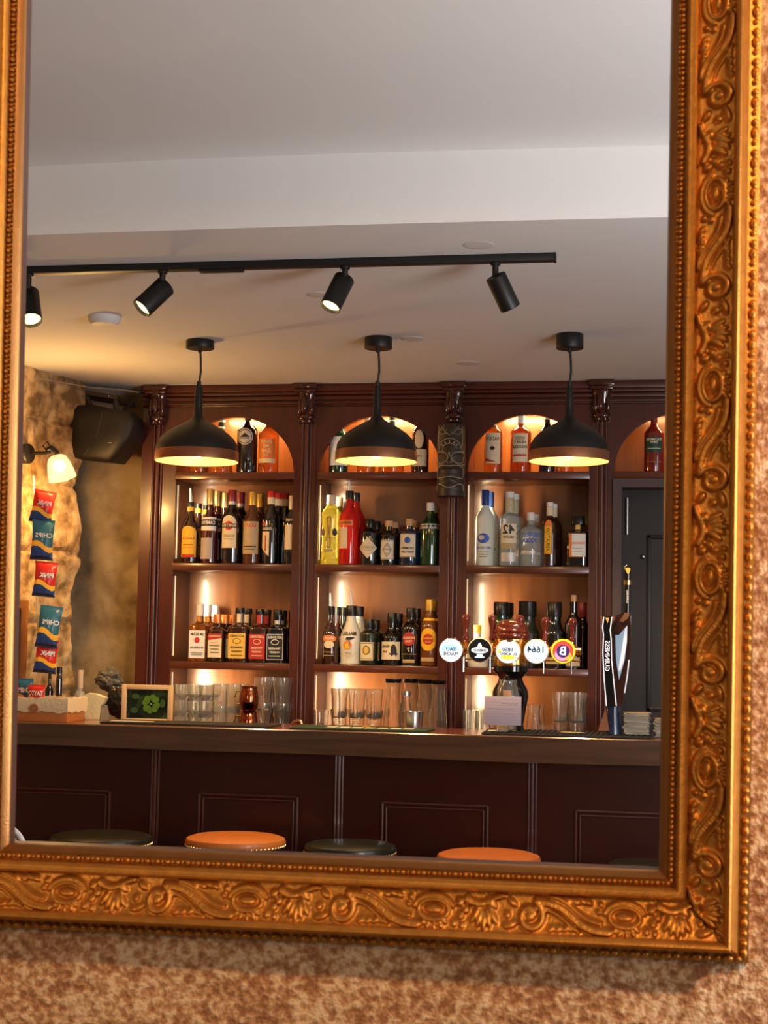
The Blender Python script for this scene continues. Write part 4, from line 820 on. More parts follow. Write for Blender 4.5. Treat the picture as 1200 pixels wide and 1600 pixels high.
badge(705, 1016, 'pale blue and white lit tap badge, leftmost', lambda r: [('ell', 0, 0, r, r, 0), ('ell', -r*.1, r*.05, r*.8, r*.5, 1), ('ell', 0, -r*.42, r*.85, r*.5, 0), T('EAU', 0, r*.08, r*.44, 4), T('FRAICHE', 0, -r*.30, r*.42, 4, False, r*1.3)], M_steel)
badge(750, 1016, 'black tap badge with white winged lettering', lambda r: [('ell', 0, 0, r, r, 2), ('ell', 0, 0, r*.74, r*.28, 0), ('rect', 0, r*.38, r*.35, r*.16, 0), ('ell', 0, r*.52, r*.12, r*.12, 0), T('GRIMBERGEN', 0, 0, r*.30, 2, False, r*1.2), ('rect', 0, -r*.42, r*.5, r*.16, 0), ('rect', 0, -r*.58, r*.8, r*.12, 0)], CREAM)
badge(794, 1018, 'white lit tap badge with a yellow band, in the middle', lambda r: [('ell', 0, 0, r, r, 0), ('rect', -r*.72, r*.02, r*.3, r*.28, 3), ('ell', 0, -r*.5, r*.66, r*.18, 3), T('1850', 0, r*.16, r*.48, 4), T('DU MOMENT', 0, -r*.22, r*.34, 4, False, r*1.5)], CREAM)
badge(838, 1018, 'white lit tap badge reading 1664 in reverse', lambda r: [('ell', 0, 0, r, r, 0), T('1664', 0, r*.16, r*.78, 4), T('BLANC', 0, -r*.32, r*.34, 1, False, r*1.1), T('bi', 0, -r*.62, r*.2, 4)], CREAM)
badge(880, 1018, 'red and pink lit tap badge with a white B on navy, rightmost', lambda r: [('ell', 0, 0, r, r, 3), ('ell', 0, 0, r*.9, r*.9, 5), ('ell', -r*.1, -r*.28, r*.62, r*.5, 6), ('ell', r*.45, -r*.4, r*.3, r*.35, 8), ('ell', 0, r*.02, r*.55, r*.55, 7), T('B', 0, r*.02, r*1.05, 0)], CAPY)
# tip jar + lined card
t_ = thing('tip_jar', 'clear glass tip jar with coins and notes behind the lilac card', 'jar', (PX(793, 6.2, 1100), 6.20, ZT+.0095))
bm = bmesh.new(); Hj = PZ(793, 1062, 6.2)-ZT-.01; R = 16*MPP(793, 6.2)
prof = [(R*.9, 0), (R, .006), (R, Hj*.85), (R*.85, Hj*.92), (R*.9, Hj)]; loft(bm, [(0, 0)]+prof+[(r-.003, max(z, .008)) for r, z in prof][::-1]+[(0, .008)], 24, close=False); obj('jar_glass', bm, M_glass, t_, True)
bm = bmesh.new()
for i in range(5):
    a = i*1.3; box(bm, -.018, .014, -.004+i*.004, -.003+i*.004, Hj*.45+i*.004, Hj*.80-i*.006); 
obj('folded_notes', bm, C('note_paper', (.70, .36, .18)), t_)
bm = bmesh.new(); loft(bm, [(R*.8, .010), (R*.8, Hj*.42), (R*.3, Hj*.5)], 18); obj('coins', bm, mat('coins', (.5, .35, .15), .3, 1, bump=1, bscale=120), t_, True)
x0, x1 = PX(757, 6.13, 1110), PX(814.5, 6.13, 1110); z1 = PZ(790, 1088, 6.13); z0 = PZ(790, 1133, 6.13)
t_ = thing('lined_note_card', 'lilac ruled card with handwriting propped on a clip in front of the tip jar', 'card', ((x0+x1)/2, 6.13, z0)); hw = (x1-x0)/2; h = z1-z0
bx('card_sheet', -hw, hw, -.001, .001, 0, h, mat('lilac_card', (.50, .40, .44), .7, noise_amt=.04), t_, .0004)
bm = bmesh.new(); its = [('rect', 0, h*(.08+.1*i), hw*1.96, .0006, 0) for i in range(9)]; random.seed(3)
for j, (zf, a, b) in enumerate(((.74, -.1, .8), (.55, -.85, .6), (.38, 0, .55))):
    u = a
    while u < b: ww = random.uniform(.03, .12); its.append(('rect', (u+ww/2)*hw, h*zf+random.uniform(-.0008, .0008), ww*hw*.8, .0012, 1)); u += ww
label_mesh(bm, its, flat_wrap(-.0011, gap=.00001)); obj('ruled_lines_and_handwriting', bm, [C('rule_grey', (.28, .20, .25)), C('ink_violet', (.10, .06, .12))], t_)
bx('clear_foot', -.022, .022, -.012, .02, -(z0-ZT-.0095), 0.0, M_glass, t_, .001)
# ---- stout tap (harp-like column)
YG = 6.16; gx = PX(955, YG, 1050); sG = MPP(955, YG)
tg_ = thing('stout_tap', 'tall black stout tap shaped like a harp with white edges and a long black handle', 'beer tap', (gx, YG+.05, ZT+.0095))
gz0 = ZT+.0095
def gp(px, py): p = P(px, py, YG); return (p.x-gx, p.z-gz0)
def gpoly(name, pts, y0, y1, mt, bev=0, label=None):
    bm = bmesh.new(); poly_ext(bm, [gp(*q) for q in pts], y0, y1)
    if bev: bmesh.ops.bevel(bm, geom=list(bm.edges), offset=bev, segments=2, affect='EDGES')
    o = obj(name, bm, mt, tg_, bev > 0)
    if label: o['label'] = label
    return o
M_brb = mat('dark_walnut_gloss', (.045, .014, .008), .15, coat=.6)
sec = obj
fc = gpoly('front_column', [(941, 963), (957, 963), (953.5, 985), (955, 1020), (958, 1060), (963.5, 1104), (946, 1104), (943, 1060), (941.5, 1020), (943.5, 985)], -.05, -.02, M_blackgl, .001)
M_wl = mat('white_edge_light', (.9, .9, .95), .3, emit=(.9, .9, 1), es=.35, noise_amt=0)
def gline(name, pts, r, y, mt): 
    bm = bmesh.new(); tube(bm, [(gp(*q)[0], y, gp(*q)[1]) for q in pts], r, 8); return obj(name, bm, mt, tg_, True)
gline('white_edge', [(943.5, 964), (941.5, 980), (943, 992), (942, 1020), (944, 1060), (947.5, 1103)], .0022, -.051, M_wl)
gline('white_edge', [(956, 964), (953.5, 985), (955, 1000), (955.5, 1030), (959, 1065), (963, 1103)], .0022, -.051, M_wl)
gline('white_edge', [(982.5, 1031), (980, 1055), (975.5, 1083)], .0024, -.02, M_wl)
gpoly('copper_crown', [(938, 963), (961, 963), (958, 972), (954, 977), (944, 977), (940, 972)], -.049, -.005, M_copper, .001)
gpoly('side_wing', [(957, 963), (976, 956), (986, 958), (985.5, 1000), (983, 1030), (980, 1060), (976, 1084), (972, 1104), (960, 1104), (957, 1060), (954, 1020), (953, 985)], -.018, .05, M_brb, .002)
gpoly('blue_harp_window', [(961, 992), (980, 976), (979.5, 1000), (976, 1030), (967, 1063), (962, 1030)], -.0225, -.0185, mat('pale_blue_window', (.42, .60, .75), .15, emit=(.4, .6, .8), es=.12, noise_amt=0))
gpoly('window_light_band', [(976, 982), (980, 977), (979, 1004), (974, 1034), (968, 1050), (966, 1045), (972, 1010)], -.0240, -.0228, M_wl)
gpoly('top_bridge', [(966, 968), (975, 956), (986, 958), (984, 972), (967, 992), (960, 992), (957, 985)], -.03, .02, M_brb, .002)
gpoly('copper_top_plate', [(968, 970), (976, 957), (984, 958), (981, 966), (973, 972)], -.034, -.0302, M_copper)
bm = bmesh.new(); b0 = gp(957, 1104); b1 = gp(957, 1143)
loft(bm, [(13*sG, 0), (12.5*sG, .01), (10*sG, b0[1]*.6), (9.5*sG, b0[1]+.002)], 24, cx=gp(958, 1120)[0], cy=-.01); obj('base_cone', bm, mat('blue_black_base', (.015, .03, .07), .18, coat=.6, noise_amt=0), tg_, True)
bm = bmesh.new(); poly_ext(bm, [gp(934, 1142), gp(946, 1107), gp(952, 1142)], -.045, -.03); obj('copper_base_fin', bm, M_copper, tg_)
bm = bmesh.new(); hx, _ = gp(980, 920); zA = gp(980, 958)[1]; zB = gp(980, 882)[1]
loft(bm, [(4.5*sG, zA-.01), (5*sG, zA+.01), (5.2*sG, (zA+zB)/2), (6.5*sG, zB-.02), (6.5*sG, zB-.004), (5.5*sG, zB)], 20, cx=hx, cy=.0); hd_ = obj('tap_handle', bm, M_blackgl, tg_, True)
for (ya, yb) in ((906, 913),):
    bm = bmesh.new(); loft(bm, [(6.4*sG, gp(980, yb)[1]), (6.6*sG, gp(980, ya)[1])], 20, cx=hx, cy=0); obj('gold_ring', bm, M_brass, hd_, True)
zc = gp(980, 892)[1]; bm = bmesh.new()
label_mesh(bm, [('poly', [(-.010, .012), (0, .015), (.012, .012), (.008, -.004), (.002, -.012), (-.003, -.004)], 0)], flat_wrap(-7.2*sG, hx, zc)); label_mesh(bm, [T('GUINNESS', 0, 0, .011, 1, True)], flat_wrap(-6.0*sG, hx, gp(980, 932)[1]))
obj('handle_emblem_and_lettering', bm, [GOLD, WH], hd_)
bm = bmesh.new(); cxg, czg = gp(948.5, 1025); label_mesh(bm, [T('GUINNESS', 0, 0, .0255, 0, True)], lambda x, y, L: (cxg+x-.0*y, -.0512, czg+y)); obj('lettering', bm, [M_wl], fc)
bm = bmesh.new(); cxg, czg = gp(949, 969); label_mesh(bm, [('poly', [(-.008, .010), (.008, .010), (.001, -.012)], 0)], flat_wrap(-.0505, cxg, czg)); obj('gold_harp_emblem', bm, [GOLD], fc)
# ---- beer mats in stacks
random.seed(11)
def mats_stack(px, n, label, grp, top_y, r=.047, Y=6.22, z0=ZT+.0125):
    x0_ = PX(px, Y, 1125); cols = [C('mat_edge_grey', (.34, .30, .24), rough=.8), C('mat_edge_tan', (.40, .34, .25), rough=.8), C('mat_face_print', (.50, .30, .14), rough=.7)]
    protos = []
    for q in range(2):
        bm = bmesh.new(); box(bm, -r, r, -r, r, 0, .0032, 0, .0006); protos.append(obj('beer_mat', bm, cols[q], None, True))
    for i in range(n):
        p = protos[i % 2] if i < 2 else protos[i % 2].copy()
        if i >= 2: COL.objects.link(p)
        p.location = (x0_+random.uniform(-.004, .004)-.0008*(n-i)*0, Y+random.uniform(-.004, .004), z0+i*.0034); p.rotation_euler = (0, 0, random.uniform(-.12, .12))
        p['label'] = label; p['category'] = 'beer mat'; p['group'] = grp
    p = protos[0].copy(); p.data = protos[0].data.copy(); p.data.materials[0] = cols[2]; COL.objects.link(p); p.location = (x0_, Y, z0+n*.0034); p.rotation_euler = (0, 0, .2); p['label'] = f'printed tan beer mat lying on top of the {grp.split(" of ")[0]}'; p['category'] = 'beer mat'
mats_stack(995, 24, 'square cardboard beer mat in the tall stack right of the stout tap', 'tall stack of beer mats', 1105)
mats_stack(1042, 21, 'square cardboard beer mat in the second stack partly behind the mirror frame', 'second stack of beer mats', 1108, Y=6.26, z0=ZT+.0008)
random.seed(5)

# ================================================================== PENDANTS
YPn = 6.02
def pendant(px, desc):
    Y = YPn; s = MPP(px, Y); x = PX(px, Y, 700); z = lambda py: PZ(px, py, Y)-ZC
    t_ = thing('pendant_lamp', desc, 'pendant lamp', (x, Y, ZC), 'pendant lamps over the bar')
    off = 0
    lathe('canopy', [(21*s, z(545)), (21.5*s, z(544)), (21.5*s, -.002), (21*s, 0)], M_black, t_, None, 32)
    bm = bmesh.new(); tube(bm, [(0, 0, z(545)), (.004, 0, z(560)), (.006, 0, z(580)), (0, 0, z(602))], .0045, 8); tube(bm, [(0, 0, z(551)), (0, 0, z(544))], .008, 8); tube(bm, [(0, 0, z(604)), (0, 0, z(596))], .009, 8); obj('cord', bm, M_black, t_, True)
    sp = [(5*s, z(604)), (6*s, z(607)), (6.2*s, z(635)), (7*s, z(650)), (12*s, z(656)), (22*s, z(662)), (35*s, z(669)), (48*s, z(678)), (56*s, z(686)), (61*s, z(695)), (62.5*s, z(706))]
    inn = [(r-.0035, zz_-.003) for r, zz_ in sp[3:]]
    lathe('shade', sp, M_black, t_, None, 48, close=False)
    lathe('copper_band', [(62.7*s, z(705.5)), (63.4*s, z(707)), (63.6*s, z(721)), (63.0*s, z(721.5)), (62.4*s, z(707))], M_copper, t_, None, 48, close=False)
    lathe('inner_reflector', [(max(.004, r), zz_) for r, zz_ in inn]+[(62.3*s, z(721))], M_inner, t_, None, 48, close=False)
    bm = bmesh.new(); bmesh.ops.create_uvsphere(bm, u_segments=16, v_segments=10, radius=.030, matrix=Matrix.Translation((0, 0, z(704)))); obj('bulb', bm, M_bulb, t_, True)
    l = light('pendant_light', 'SPOT', (x, Y, ZC+z(716)), 34, (1, .68, .34), (x, Y, 0), .03, spot=150, blend=.35)
pendant(308, 'black and copper pendant lamp in front of the left bay'); pendant(588, 'black and copper pendant lamp in front of the centre bay'); pendant(889, 'black and copper pendant lamp in front of the right bay')
# cabinet lights hidden under shelves and in the arches
for k, (x0, x1) in enumerate(BAYS):
    xm = (x0+x1)/2
    light('arch_light', 'AREA', (xm, YC+.10, ZS[0]+.30), (6.5, 6.5, 6.5, 1.8)[k], (1, .56, .22), (xm, YC+.2, ZS[0]), .30, .05)
    if k < 3:
        for zlo, zhi in ((ZS[1], ZS[0]-ST), (ZS[2], ZS[1]-ST), (ZW, ZS[2]-ST)):   # LED strip behind the left stile of every niche
            zc = (zlo+zhi)/2; hh = (zhi-zlo)*.88
            bx('light_strip', x0+.0003, x0+.0028, YC+.031, YC+.040, zc-hh/2, zc+hh/2, M_led, cab)
            l = light('strip_light', 'AREA', (x0+.014, YC+.044, zc), 1.25 if zlo > 1.2 else 2.4, (1, .78, .46), (x0+.20, YB+.01, zc), .012, hh)
            l.rotation_euler = (Vector((.186, .226, 0))).to_track_quat('-Z', 'Y').to_euler(); l.data.spread = radians(95)

# ================================================================== TRACK LIGHTS
Yt = 4.78
xa, xb = PX(-60, Yt, 430), PX(866, Yt, 402)
tr = thing('track_light_rail', 'long black ceiling track that carries the spotlights', 'light track', (0, 0, 0))
bx('rail', xa, xb, Yt-.018, Yt+.018, ZC-.024, ZC-.0005, M_black, tr, .001)
bx('feed_adapter', PX(312, Yt, 420), PX(380, Yt, 420), Yt-.016, Yt+.016, ZC-.032, ZC-.0245, M_black, tr, .001); bx('end_cap', xb, xb+.006, Yt-.019, Yt+.019, ZC-.026, ZC-.0005, M_black, tr)
def spotlight(px, top, bot, dr, desc, lit=True, power=8):
    Y = Yt; xs = PX(px, Y, 430); t_ = thing('track_spotlight', desc, 'spotlight', (xs, Y, ZC-.024), 'spotlights on the ceiling track')
    a = P(top[0], top[1], Y); b = P(bot[0], bot[1], Y); a = Vector((a.x-xs, 0, a.z-ZC+.024)); b = Vector((b.x-xs, 0, b.z-ZC+.024))
    d = Vector(dr).normalized(); L = (b-a).length/max(.5, sqrt(d.x**2+d.z**2)); c = (a+b)/2
    p0, p1 = c-d*L/2, c+d*L/2; r = 16.5*MPP(px, Y)
    bm = bmesh.new(); tube(bm, [(0, 0, 0), (0, 0, a.z-.015)], .010, 12); tube(bm, [(0, 0, -.001), (0, 0, -.008)], .016, 12)
    obj('stem', bm, M_black, t_, True)
    bm = bmesh.new(); seg = 32; q = d.to_track_quat('Z', 'Y').to_matrix()
    loft(bm, [(r*.96, 0), (r, .002), (r, L-.001), (r*.93, L), (r*.90, L-.012), (0, L-.014)], seg, mis=[0, 0, 0, 0, 1 if lit else 0]); bmesh.ops.rotate(bm, verts=bm.verts, cent=(0, 0, 0), matrix=q); bmesh.ops.translate(bm, verts=bm.verts, vec=p0)
    obj('spot_body', bm, [M_black, M_lens], t_, True)
    w0 = Vector((xs, Y, ZC-.024)); pos = w0+p1+d*.01
    if lit: light('track_light', 'SPOT', pos, power, (1, .68, .34), pos+d, .02, spot=55, blend=.4)
spotlight(45, (38, 455), (54, 503), (.30, -.42, -.85), 'black spotlight at the far left, half hidden by the mirror frame')
spotlight(254, (254, 443), (226, 486), (-.55, -.45, -.75), 'black spotlight left of centre, tilted to the left with lit lens')
spotlight(539, (534, 432), (520, 483), (-.28, -.40, -.85), 'black spotlight in the middle of the track with lit lens')
spotlight(774, (776, 434), (796, 479), (.38, .42, -.80), 'black spotlight at the right end of the track, turned away', power=6)
# ceiling discs
def disc(name, desc, cat, px, py, wpx, h, mt=M_grey):
    Y = (ZC-E)/ (PZ(px, py, 1.0)-E); r = wpx*MPP(px, Y)/2
    o = lathe(name, [(r*.75, -h), (r*.95, -h*.6), (r, 0)], mt, None, (PX(px, Y, py), Y, ZC), 32); tag(o, desc, cat)
disc('smoke_detector', 'round white smoke detector on the ceiling left of the first pendant', 'smoke detector', 163, 495, 50, .03)
disc('ceiling_cover_plate', 'flat round white cover plate on the ceiling near the track end', 'cover plate', 748, 383, 52, .0015)
disc('ceiling_cover_plate', 'flat round white cover plate on the ceiling behind the middle spotlight', 'cover plate', 500, 460, 42, .003)
disc('ceiling_cover_plate', 'flat round white cover plate right of the middle pendant canopy', 'cover plate', 645, 529, 38, .003)
disc('ceiling_cover_plate', 'faint round white cover plate between the middle and right pendants', 'cover plate', 730, 567, 38, .003)

# ================================================================== WALL LAMP
Ys = 6.50; sx = MPP(60, Ys)
bp = P(44, 709, Ys); t_ = thing('wall_lamp', 'black wall lamp with a glowing glass shade on the stone wall', 'wall lamp', tuple(bp))
wd = Vector((.97, -.24, 0)).normalized()
bm = bmesh.new(); loft(bm, [(0, -.035), (14.5*sx, -.035), (15*sx, -.02), (15*sx, .004), (13*sx, .010), (0, .010)], 28); bmesh.ops.rotate(bm, verts=bm.verts, cent=(0, 0, 0), matrix=wd.to_track_quat('Z', 'Y').to_matrix()); obj('wall_rose', bm, M_black, t_, True)
def lp(px, py, dy=0): p = P(px, py, Ys+dy)-bp; return (p.x, p.y, p.z)
bm = bmesh.new(); tube(bm, [lp(50, 708), lp(70, 708, -.02), lp(78, 706, -.03)], .008, 10); tube(bm, [lp(74, 703, -.03), lp(80, 699, -.03), lp(88, 706, -.03), lp(90, 712, -.03)], .011, 10); tube(bm, [lp(74, 706, -.02), lp(67, 696, -.03), lp(74, 690, -.03), lp(80, 700, -.03)], .0035, 8); obj('arm', bm, M_black, t_, True)
d = (Vector(lp(98, 748, -.03))-Vector(lp(88, 712, -.03))).normalized(); q = d.to_track_quat('Z', 'Y').to_matrix(); o3 = Vector(lp(88, 712, -.03)); Ls = 36*sx
M_shade = mat('warm_glass_shade', (1, .86, .6), .12, trans=.95, noise_amt=0, emit=(1, .72, .32), es=.45)
bm = bmesh.new(); pr = [(8*sx, 0), (13*sx, Ls*.08), (17*sx, Ls*.35), (19.5*sx, Ls*.7), (20.5*sx, Ls*.97), (20.5*sx, Ls)]; loft(bm, pr+[(r-.003, z_) for r, z_ in pr[::-1]], 32, close=False); bmesh.ops.rotate(bm, verts=bm.verts, cent=(0, 0, 0), matrix=q); bmesh.ops.translate(bm, verts=bm.verts, vec=o3); obj('glass_shade', bm, M_shade, t_, True)
bm = bmesh.new(); bmesh.ops.create_uvsphere(bm, u_segments=16, v_segments=10, radius=.026, matrix=Matrix.Translation(o3+d*Ls*.45)); obj('bulb', bm, M_bulb, t_, True)
light('wall_lamp_light', 'POINT', bp+o3+d*(Ls+.03)+Vector((-.0, -.06, 0)), 21, (1, .57, .18), None, .05)

# ================================================================== LOUDSPEAKER
Yl = 6.98; cpx = P(170, 683, Yl)
t_ = thing('wall_loudspeaker', 'black loudspeaker hung on a bracket in the corner beside the back bar', 'loudspeaker', tuple(cpx))
sl = MPP(170, Yl)
def q2(px, py): return ((px-170)*sl, (683-py)*sl)
bm = bmesh.new()
rows = []
out = [(116, 640), (150, 637), (216, 650), (222, 668), (215, 690), (187, 725), (150, 722), (117, 716), (111, 690)]
ft = [q2(*p) for p in out]; n = len(ft)
rings = []
for (y, k) in ((-.10, .90), (-.115, .82), (-.085, 1.0), (.09, .92)):
    pass
for (y, k) in ((-.118, .55), (-.112, .85), (-.095, .98), (-.07, 1.0), (.10, .9)):
    rings.append([bm.verts.new((x*k, y+.10*(x/.16)*0, z*k)) for x, z in ft])
for a, b in zip(rings, rings[1:]):
    for i in range(n): bm.faces.new((a[i], a[(i+1) % n], b[(i+1) % n], b[i]))
bm.faces.new(rings[0]); bm.faces.new(rings[-1])
obj('cabinet_body', bm, mat('speaker_plastic', (.012, .010, .009), .42, bump=.15, bscale=500), t_, True)
bm = bmesh.new(); arc = [q2(*p) for p in ((172, 650), (170, 668), (163, 690), (152, 706), (146, 716))]; tube(bm, [(x, -.117, z) for x, z in arc], .0025, 8); obj('curved_grille_edge', bm, mat('speaker_edge', (.07, .06, .05), .3), t_, True)
bm = bmesh.new(); xx, zz_ = q2(186, 697); label_mesh(bm, [('rect', xx, zz_, .026, .010, 0), ('rect', xx, zz_, .020, .0035, 1)], flat_wrap(-.1185)); obj('maker_plate', bm, [M_black, GRYL], t_)
bm = bmesh.new(); a = [q2(*p) for p in ((122, 611), (186, 622), (186, 628), (122, 618))]; poly_ext(bm, a, -.04, .2)
for p, r_ in (((132, 618), (142, 645)), ((178, 624), (182, 650))):
    u, v = q2(*p), q2(*r_); tube(bm, [(u[0], 0, u[1]), (v[0], 0, v[1])], .014, 8)
obj('mounting_bracket', bm, mat('bracket_brown', (.05, .03, .018), .6), t_)
bm = bmesh.new(); u = [q2(185, 640), q2(200, 628), q2(212, 612), q2(222, 606)]; tube(bm, [(x, .05, z) for x, z in u], .004, 6); obj('cable', bm, M_black, t_, True)
light_led = bmesh.new(); x_, z_ = q2(173, 623); bmesh.ops.create_uvsphere(light_led, u_segments=8, v_segments=6, radius=.003, matrix=Matrix.Translation((x_, -.045, z_))); obj('indicator', light_led, M_white, t_, True)
# cable along ceiling edge
bm = bmesh.new(); tube(bm, [(-3.0, 5.95, ZC-.03), (-2.80, 6.55, ZC-.045), (-2.66, 6.92, ZC-.03), (-2.55, 7.05, ZC-.02), (-2.47, 7.08, ZC-.03)], .004, 6); tag(obj('ceiling_cable', bm, C('cable_white', (.35, .28, .2)), None, True), 'thin cable running along the top of the stone wall to the loudspeaker', 'cable')

# ================================================================== TIKI CARVING
Yk = 7.00; x0, x1 = PX(682, Yk, 720), PX(725, Yk, 720); z1, z0 = PZ(703, 663, Yk), PZ(703, 775, Yk)
xc = (x0+x1)/2; hw = (x1-x0)/2; Ht = z1-z0
t_ = thing('tiki_carving', 'dark wooden carved tiki face hung on the third upright', 'carving', (xc, Yk, z0))
bm = bmesh.new(); nx, nz = 40, 90; g = []
def tk(u, v):   # u -1..1, v 0..1 carved relief
    h = 0
    e = ((abs(u)-.48)/.40)**2+((v-.52)/.085)**2
    if e < 1: h -= .006
    if .62 > v > .60-.05*(1-abs(u)): h += .005
    if .26 < v < .40 and abs(u) < .85: h += .003
    if .29 < v < .37 and abs(u) < .72: h -= .008
    if abs(v-.41) < .008 or abs(v-.23-.02*cos(u*6)) < .008: h += .004
    if v < .2 and abs(v-.12-.05*cos(u*pi)) < .012: h += .005
    if v > .62 and abs(sqrt((u*1.0)**2+((v-.63)*5.2)**2)-.72) < .07: h += .004
    if abs(u) < .16*(1-(v-.45)/.2) and .45 < v < .64: h += .005
    if v > .86: h += .004*cos(u*9)*sin((v-.86)*40)
    return h
for j in range(nz+1):
    row = []
    for i in range(nx+1):
        u, v = i/nx*2-1, j/nz
        wv = 1-.06*(abs(v-.42) < .02)-.03*(v < .42)
        a = u*1.15; x = hw*wv*sin(a)/sin(1.15); y = .055-(.085+tk(u, v))*cos(a)
        row.append(bm.verts.new((x, y, v*Ht)))
    g.append(row)
for j in range(nz):
    for i in range(nx): bm.faces.new((g[j][i], g[j][i+1], g[j+1][i+1], g[j+1][i]))
for i in range(nx):
    for j, s in ((0, 1), (nz, -1)):
        pass
bk = [bm.verts.new((hw*s, .06, z)) for z in (0, Ht) for s in (-1, 1)]
bm.faces.new([bk[0], bk[1]]+[g[0][i] for i in range(nx, -1, -1)]); bm.faces.new([bk[3], bk[2]]+[g[nz][i] for i in range(nx+1)])
bm.faces.new([bk[0]]+[g[j][0] for j in range(nz+1)]+[bk[2]]); bm.faces.new([bk[1], bk[3]]+[g[j][nx] for j in range(nz, -1, -1)])
body = obj('carved_body', bm, mat('dark_carved_wood', (.045, .030, .020), .4, noise_amt=.4, nscale=50, bump=.2), t_, True)
bm = bmesh.new()
def surf(u, v): a = u*1.15; return (hw*sin(a)/sin(1.15), .055-(.0885+tk(u, v))*cos(a), v*Ht)
for s in (-1, 1):
    for pts in ([(.10*s, .55), (.3*s, .60), (.7*s, .61), (.95*s, .59)], [(.10*s, .55), (.2*s, .48), (.5*s, .44), (.85*s, .47), (.92*s, .55)], [(0, .60), (.16*s, .47), (.05*s, .45)], [(0, .84), (.25*s, .88), (.55*s, .97)], [(.2*s, .86), (.55*s, .85), (.75*s, .90), (.6*s, .94), (.45*s, .91)], [(.75*s, .98), (.78*s, .70)], [(0, .10), (.3*s, .13), (.65*s, .17), (.9*s, .15), (.92*s, .07)]):
        P_ = [Vector(surf(*p)) for p in pts]; Q = []
        for k in range(len(pts)-1):
            for f in range(5): t = f/5; Q.append(surf(pts[k][0]+(pts[k+1][0]-pts[k][0])*t, pts[k][1]+(pts[k+1][1]-pts[k][1])*t))
        Q.append(surf(*pts[-1])); tube(bm, Q, .0016, 6)
tube(bm, [surf(.7*sin(a), .65+.14*cos(a)) for a in [-1.5+3*i/20 for i in range(21)]], .0016, 6); tube(bm, [surf(.42*sin(a), .65+.07*cos(a)) for a in [-1.5+3*i/16 for i in range(17)]], .0014, 6)
for k in range(5): a = -1.0+.5*k; tube(bm, [surf(.45*sin(a), .65+.075*cos(a)), surf(.6*sin(a), .65+.115*cos(a))], .0025, 6)
tube(bm, [surf(u, v) for u, v in [(-.85, .41), (0, .405), (.85, .41), (.9, .33), (.85, .24), (.3, .255), (0, .26), (-.3, .255), (-.85, .24), (-.9, .33), (-.85, .41)]], .0016, 6)
tube(bm, [surf(-.98+1.96*i/20, .44-.03*sin(pi*i/20)) for i in range(21)], .0016, 6)
obj('pale_carved_lines', bm, mat('pale_wood_lines', (.42, .34, .26), .6), body, True)

# ================================================================== STOOLS
def stool(px, py, wpx, mt, desc, stud=True, Y=5.82, grp='round leather bar stools at the counter'):
    s = MPP(px, Y); R = wpx*s/2; p = P(px, py, Y-R*.3)
    t_ = thing('bar_stool', desc, 'bar stool', (p.x, Y, 0), grp); zt = p.z
    lathe('seat', [(R*.90, zt-.045), (R*.98, zt-.038), (R, zt-.024), (R*.97, zt-.012), (R*.85, zt-.004), (R*.5, zt), (0, zt+.001)], mt, t_, None, 40)
    if stud:
        bm = bmesh.new()
        for i in range(64): a = 2*pi*i/64; bmesh.ops.create_uvsphere(bm, u_segments=6, v_segments=4, radius=.0042, matrix=Matrix.Translation((R*.985*cos(a), R*.985*sin(a), zt-.036)))
        obj('nail_heads', bm, M_brass, t_, True)
    for k in range(4):
        a = pi/4+k*pi/2; bm = bmesh.new(); tube(bm, [(R*.6*cos(a), R*.6*sin(a), zt-.06), (R*1.05*cos(a), R*1.05*sin(a), 0)], .013, 10); obj('leg', bm, M_black, t_, True)
    bm = bmesh.new(); rr = R*.93; tube(bm, [(rr*cos(2*pi*i/32), rr*sin(2*pi*i/32), .26) for i in range(33)], .009, 8); obj('foot_ring', bm, M_black, t_, True)
L_g = mat('dark_green_leather', (.018, .016, .008), .28, coat=.25, bump=.2, bscale=150); L_o = mat('orange_leather', (.60, .17, .03), .38, coat=.15, bump=.2, bscale=150); L_g2 = mat('olive_leather', (.012, .013, .008), .35, coat=.2); L_t = mat('tan_leather', (.50, .13, .025), .45)
stool(150, 1304, 150, L_g, 'dark green round bar stool with brass studs, leftmost'); stool(362, 1307, 150, L_o, 'bright orange studded round bar stool below the left bay')
stool(543, 1318, 140, L_g2, 'dark olive round bar stool below the centre bay'); stool(761, 1334, 160, L_t, 'tan orange round bar stool below the right bay', stud=True); stool(1005, 1347, 110, L_g2, 'dark round bar stool at the far right beside the mirror frame')
# pale woven bistro chair, only its top corner shows bottom left
Y = 4.9; s = MPP(5, Y); p = P(2, 1320, Y)
t_ = thing('bistro_chair', 'white woven chair back just showing in the bottom left corner', 'chair', (p.x, Y, 0))
bm = bmesh.new(); c = Vector((0, 0, p.z-.02)); Rr = 36*s
ring = [(Rr*cos(a), 0, c.z+Rr*sin(a)) for a in [pi*i/24 for i in range(25)]]
tube(bm, [(Rr, 0, .4)]+ring+[(-Rr, 0, .4)], .008, 10); obj('back_hoop', bm, M_white, t_, True)
bm = bmesh.new()
for k in range(-9, 10):
    for sg in (-1, 1):
        x0_ = k*.012; pts = []
        for j in range(12):
            x = x0_+sg*(j-6)*.010; z = c.z-.06+j*.012
            if abs(x) < Rr and (z < c.z or (x*x+(z-c.z)**2) < Rr*Rr): pts.append((x, 0, z))
        if len(pts) > 1: tube(bm, pts, .0022, 5)
obj('woven_back', bm, C('woven_grey', (.42, .40, .38)), t_, True)
bx('seat', -Rr, Rr, -.36, .02, .42, .45, M_white, t_, .01)
for sx_ in (-1, 1):
    for yy in (-.34, 0):
        bm = bmesh.new(); tube(bm, [(sx_*Rr*.9, yy, .42), (sx_*Rr, yy, 0)], .011, 8); obj('leg', bm, M_white, t_, True)

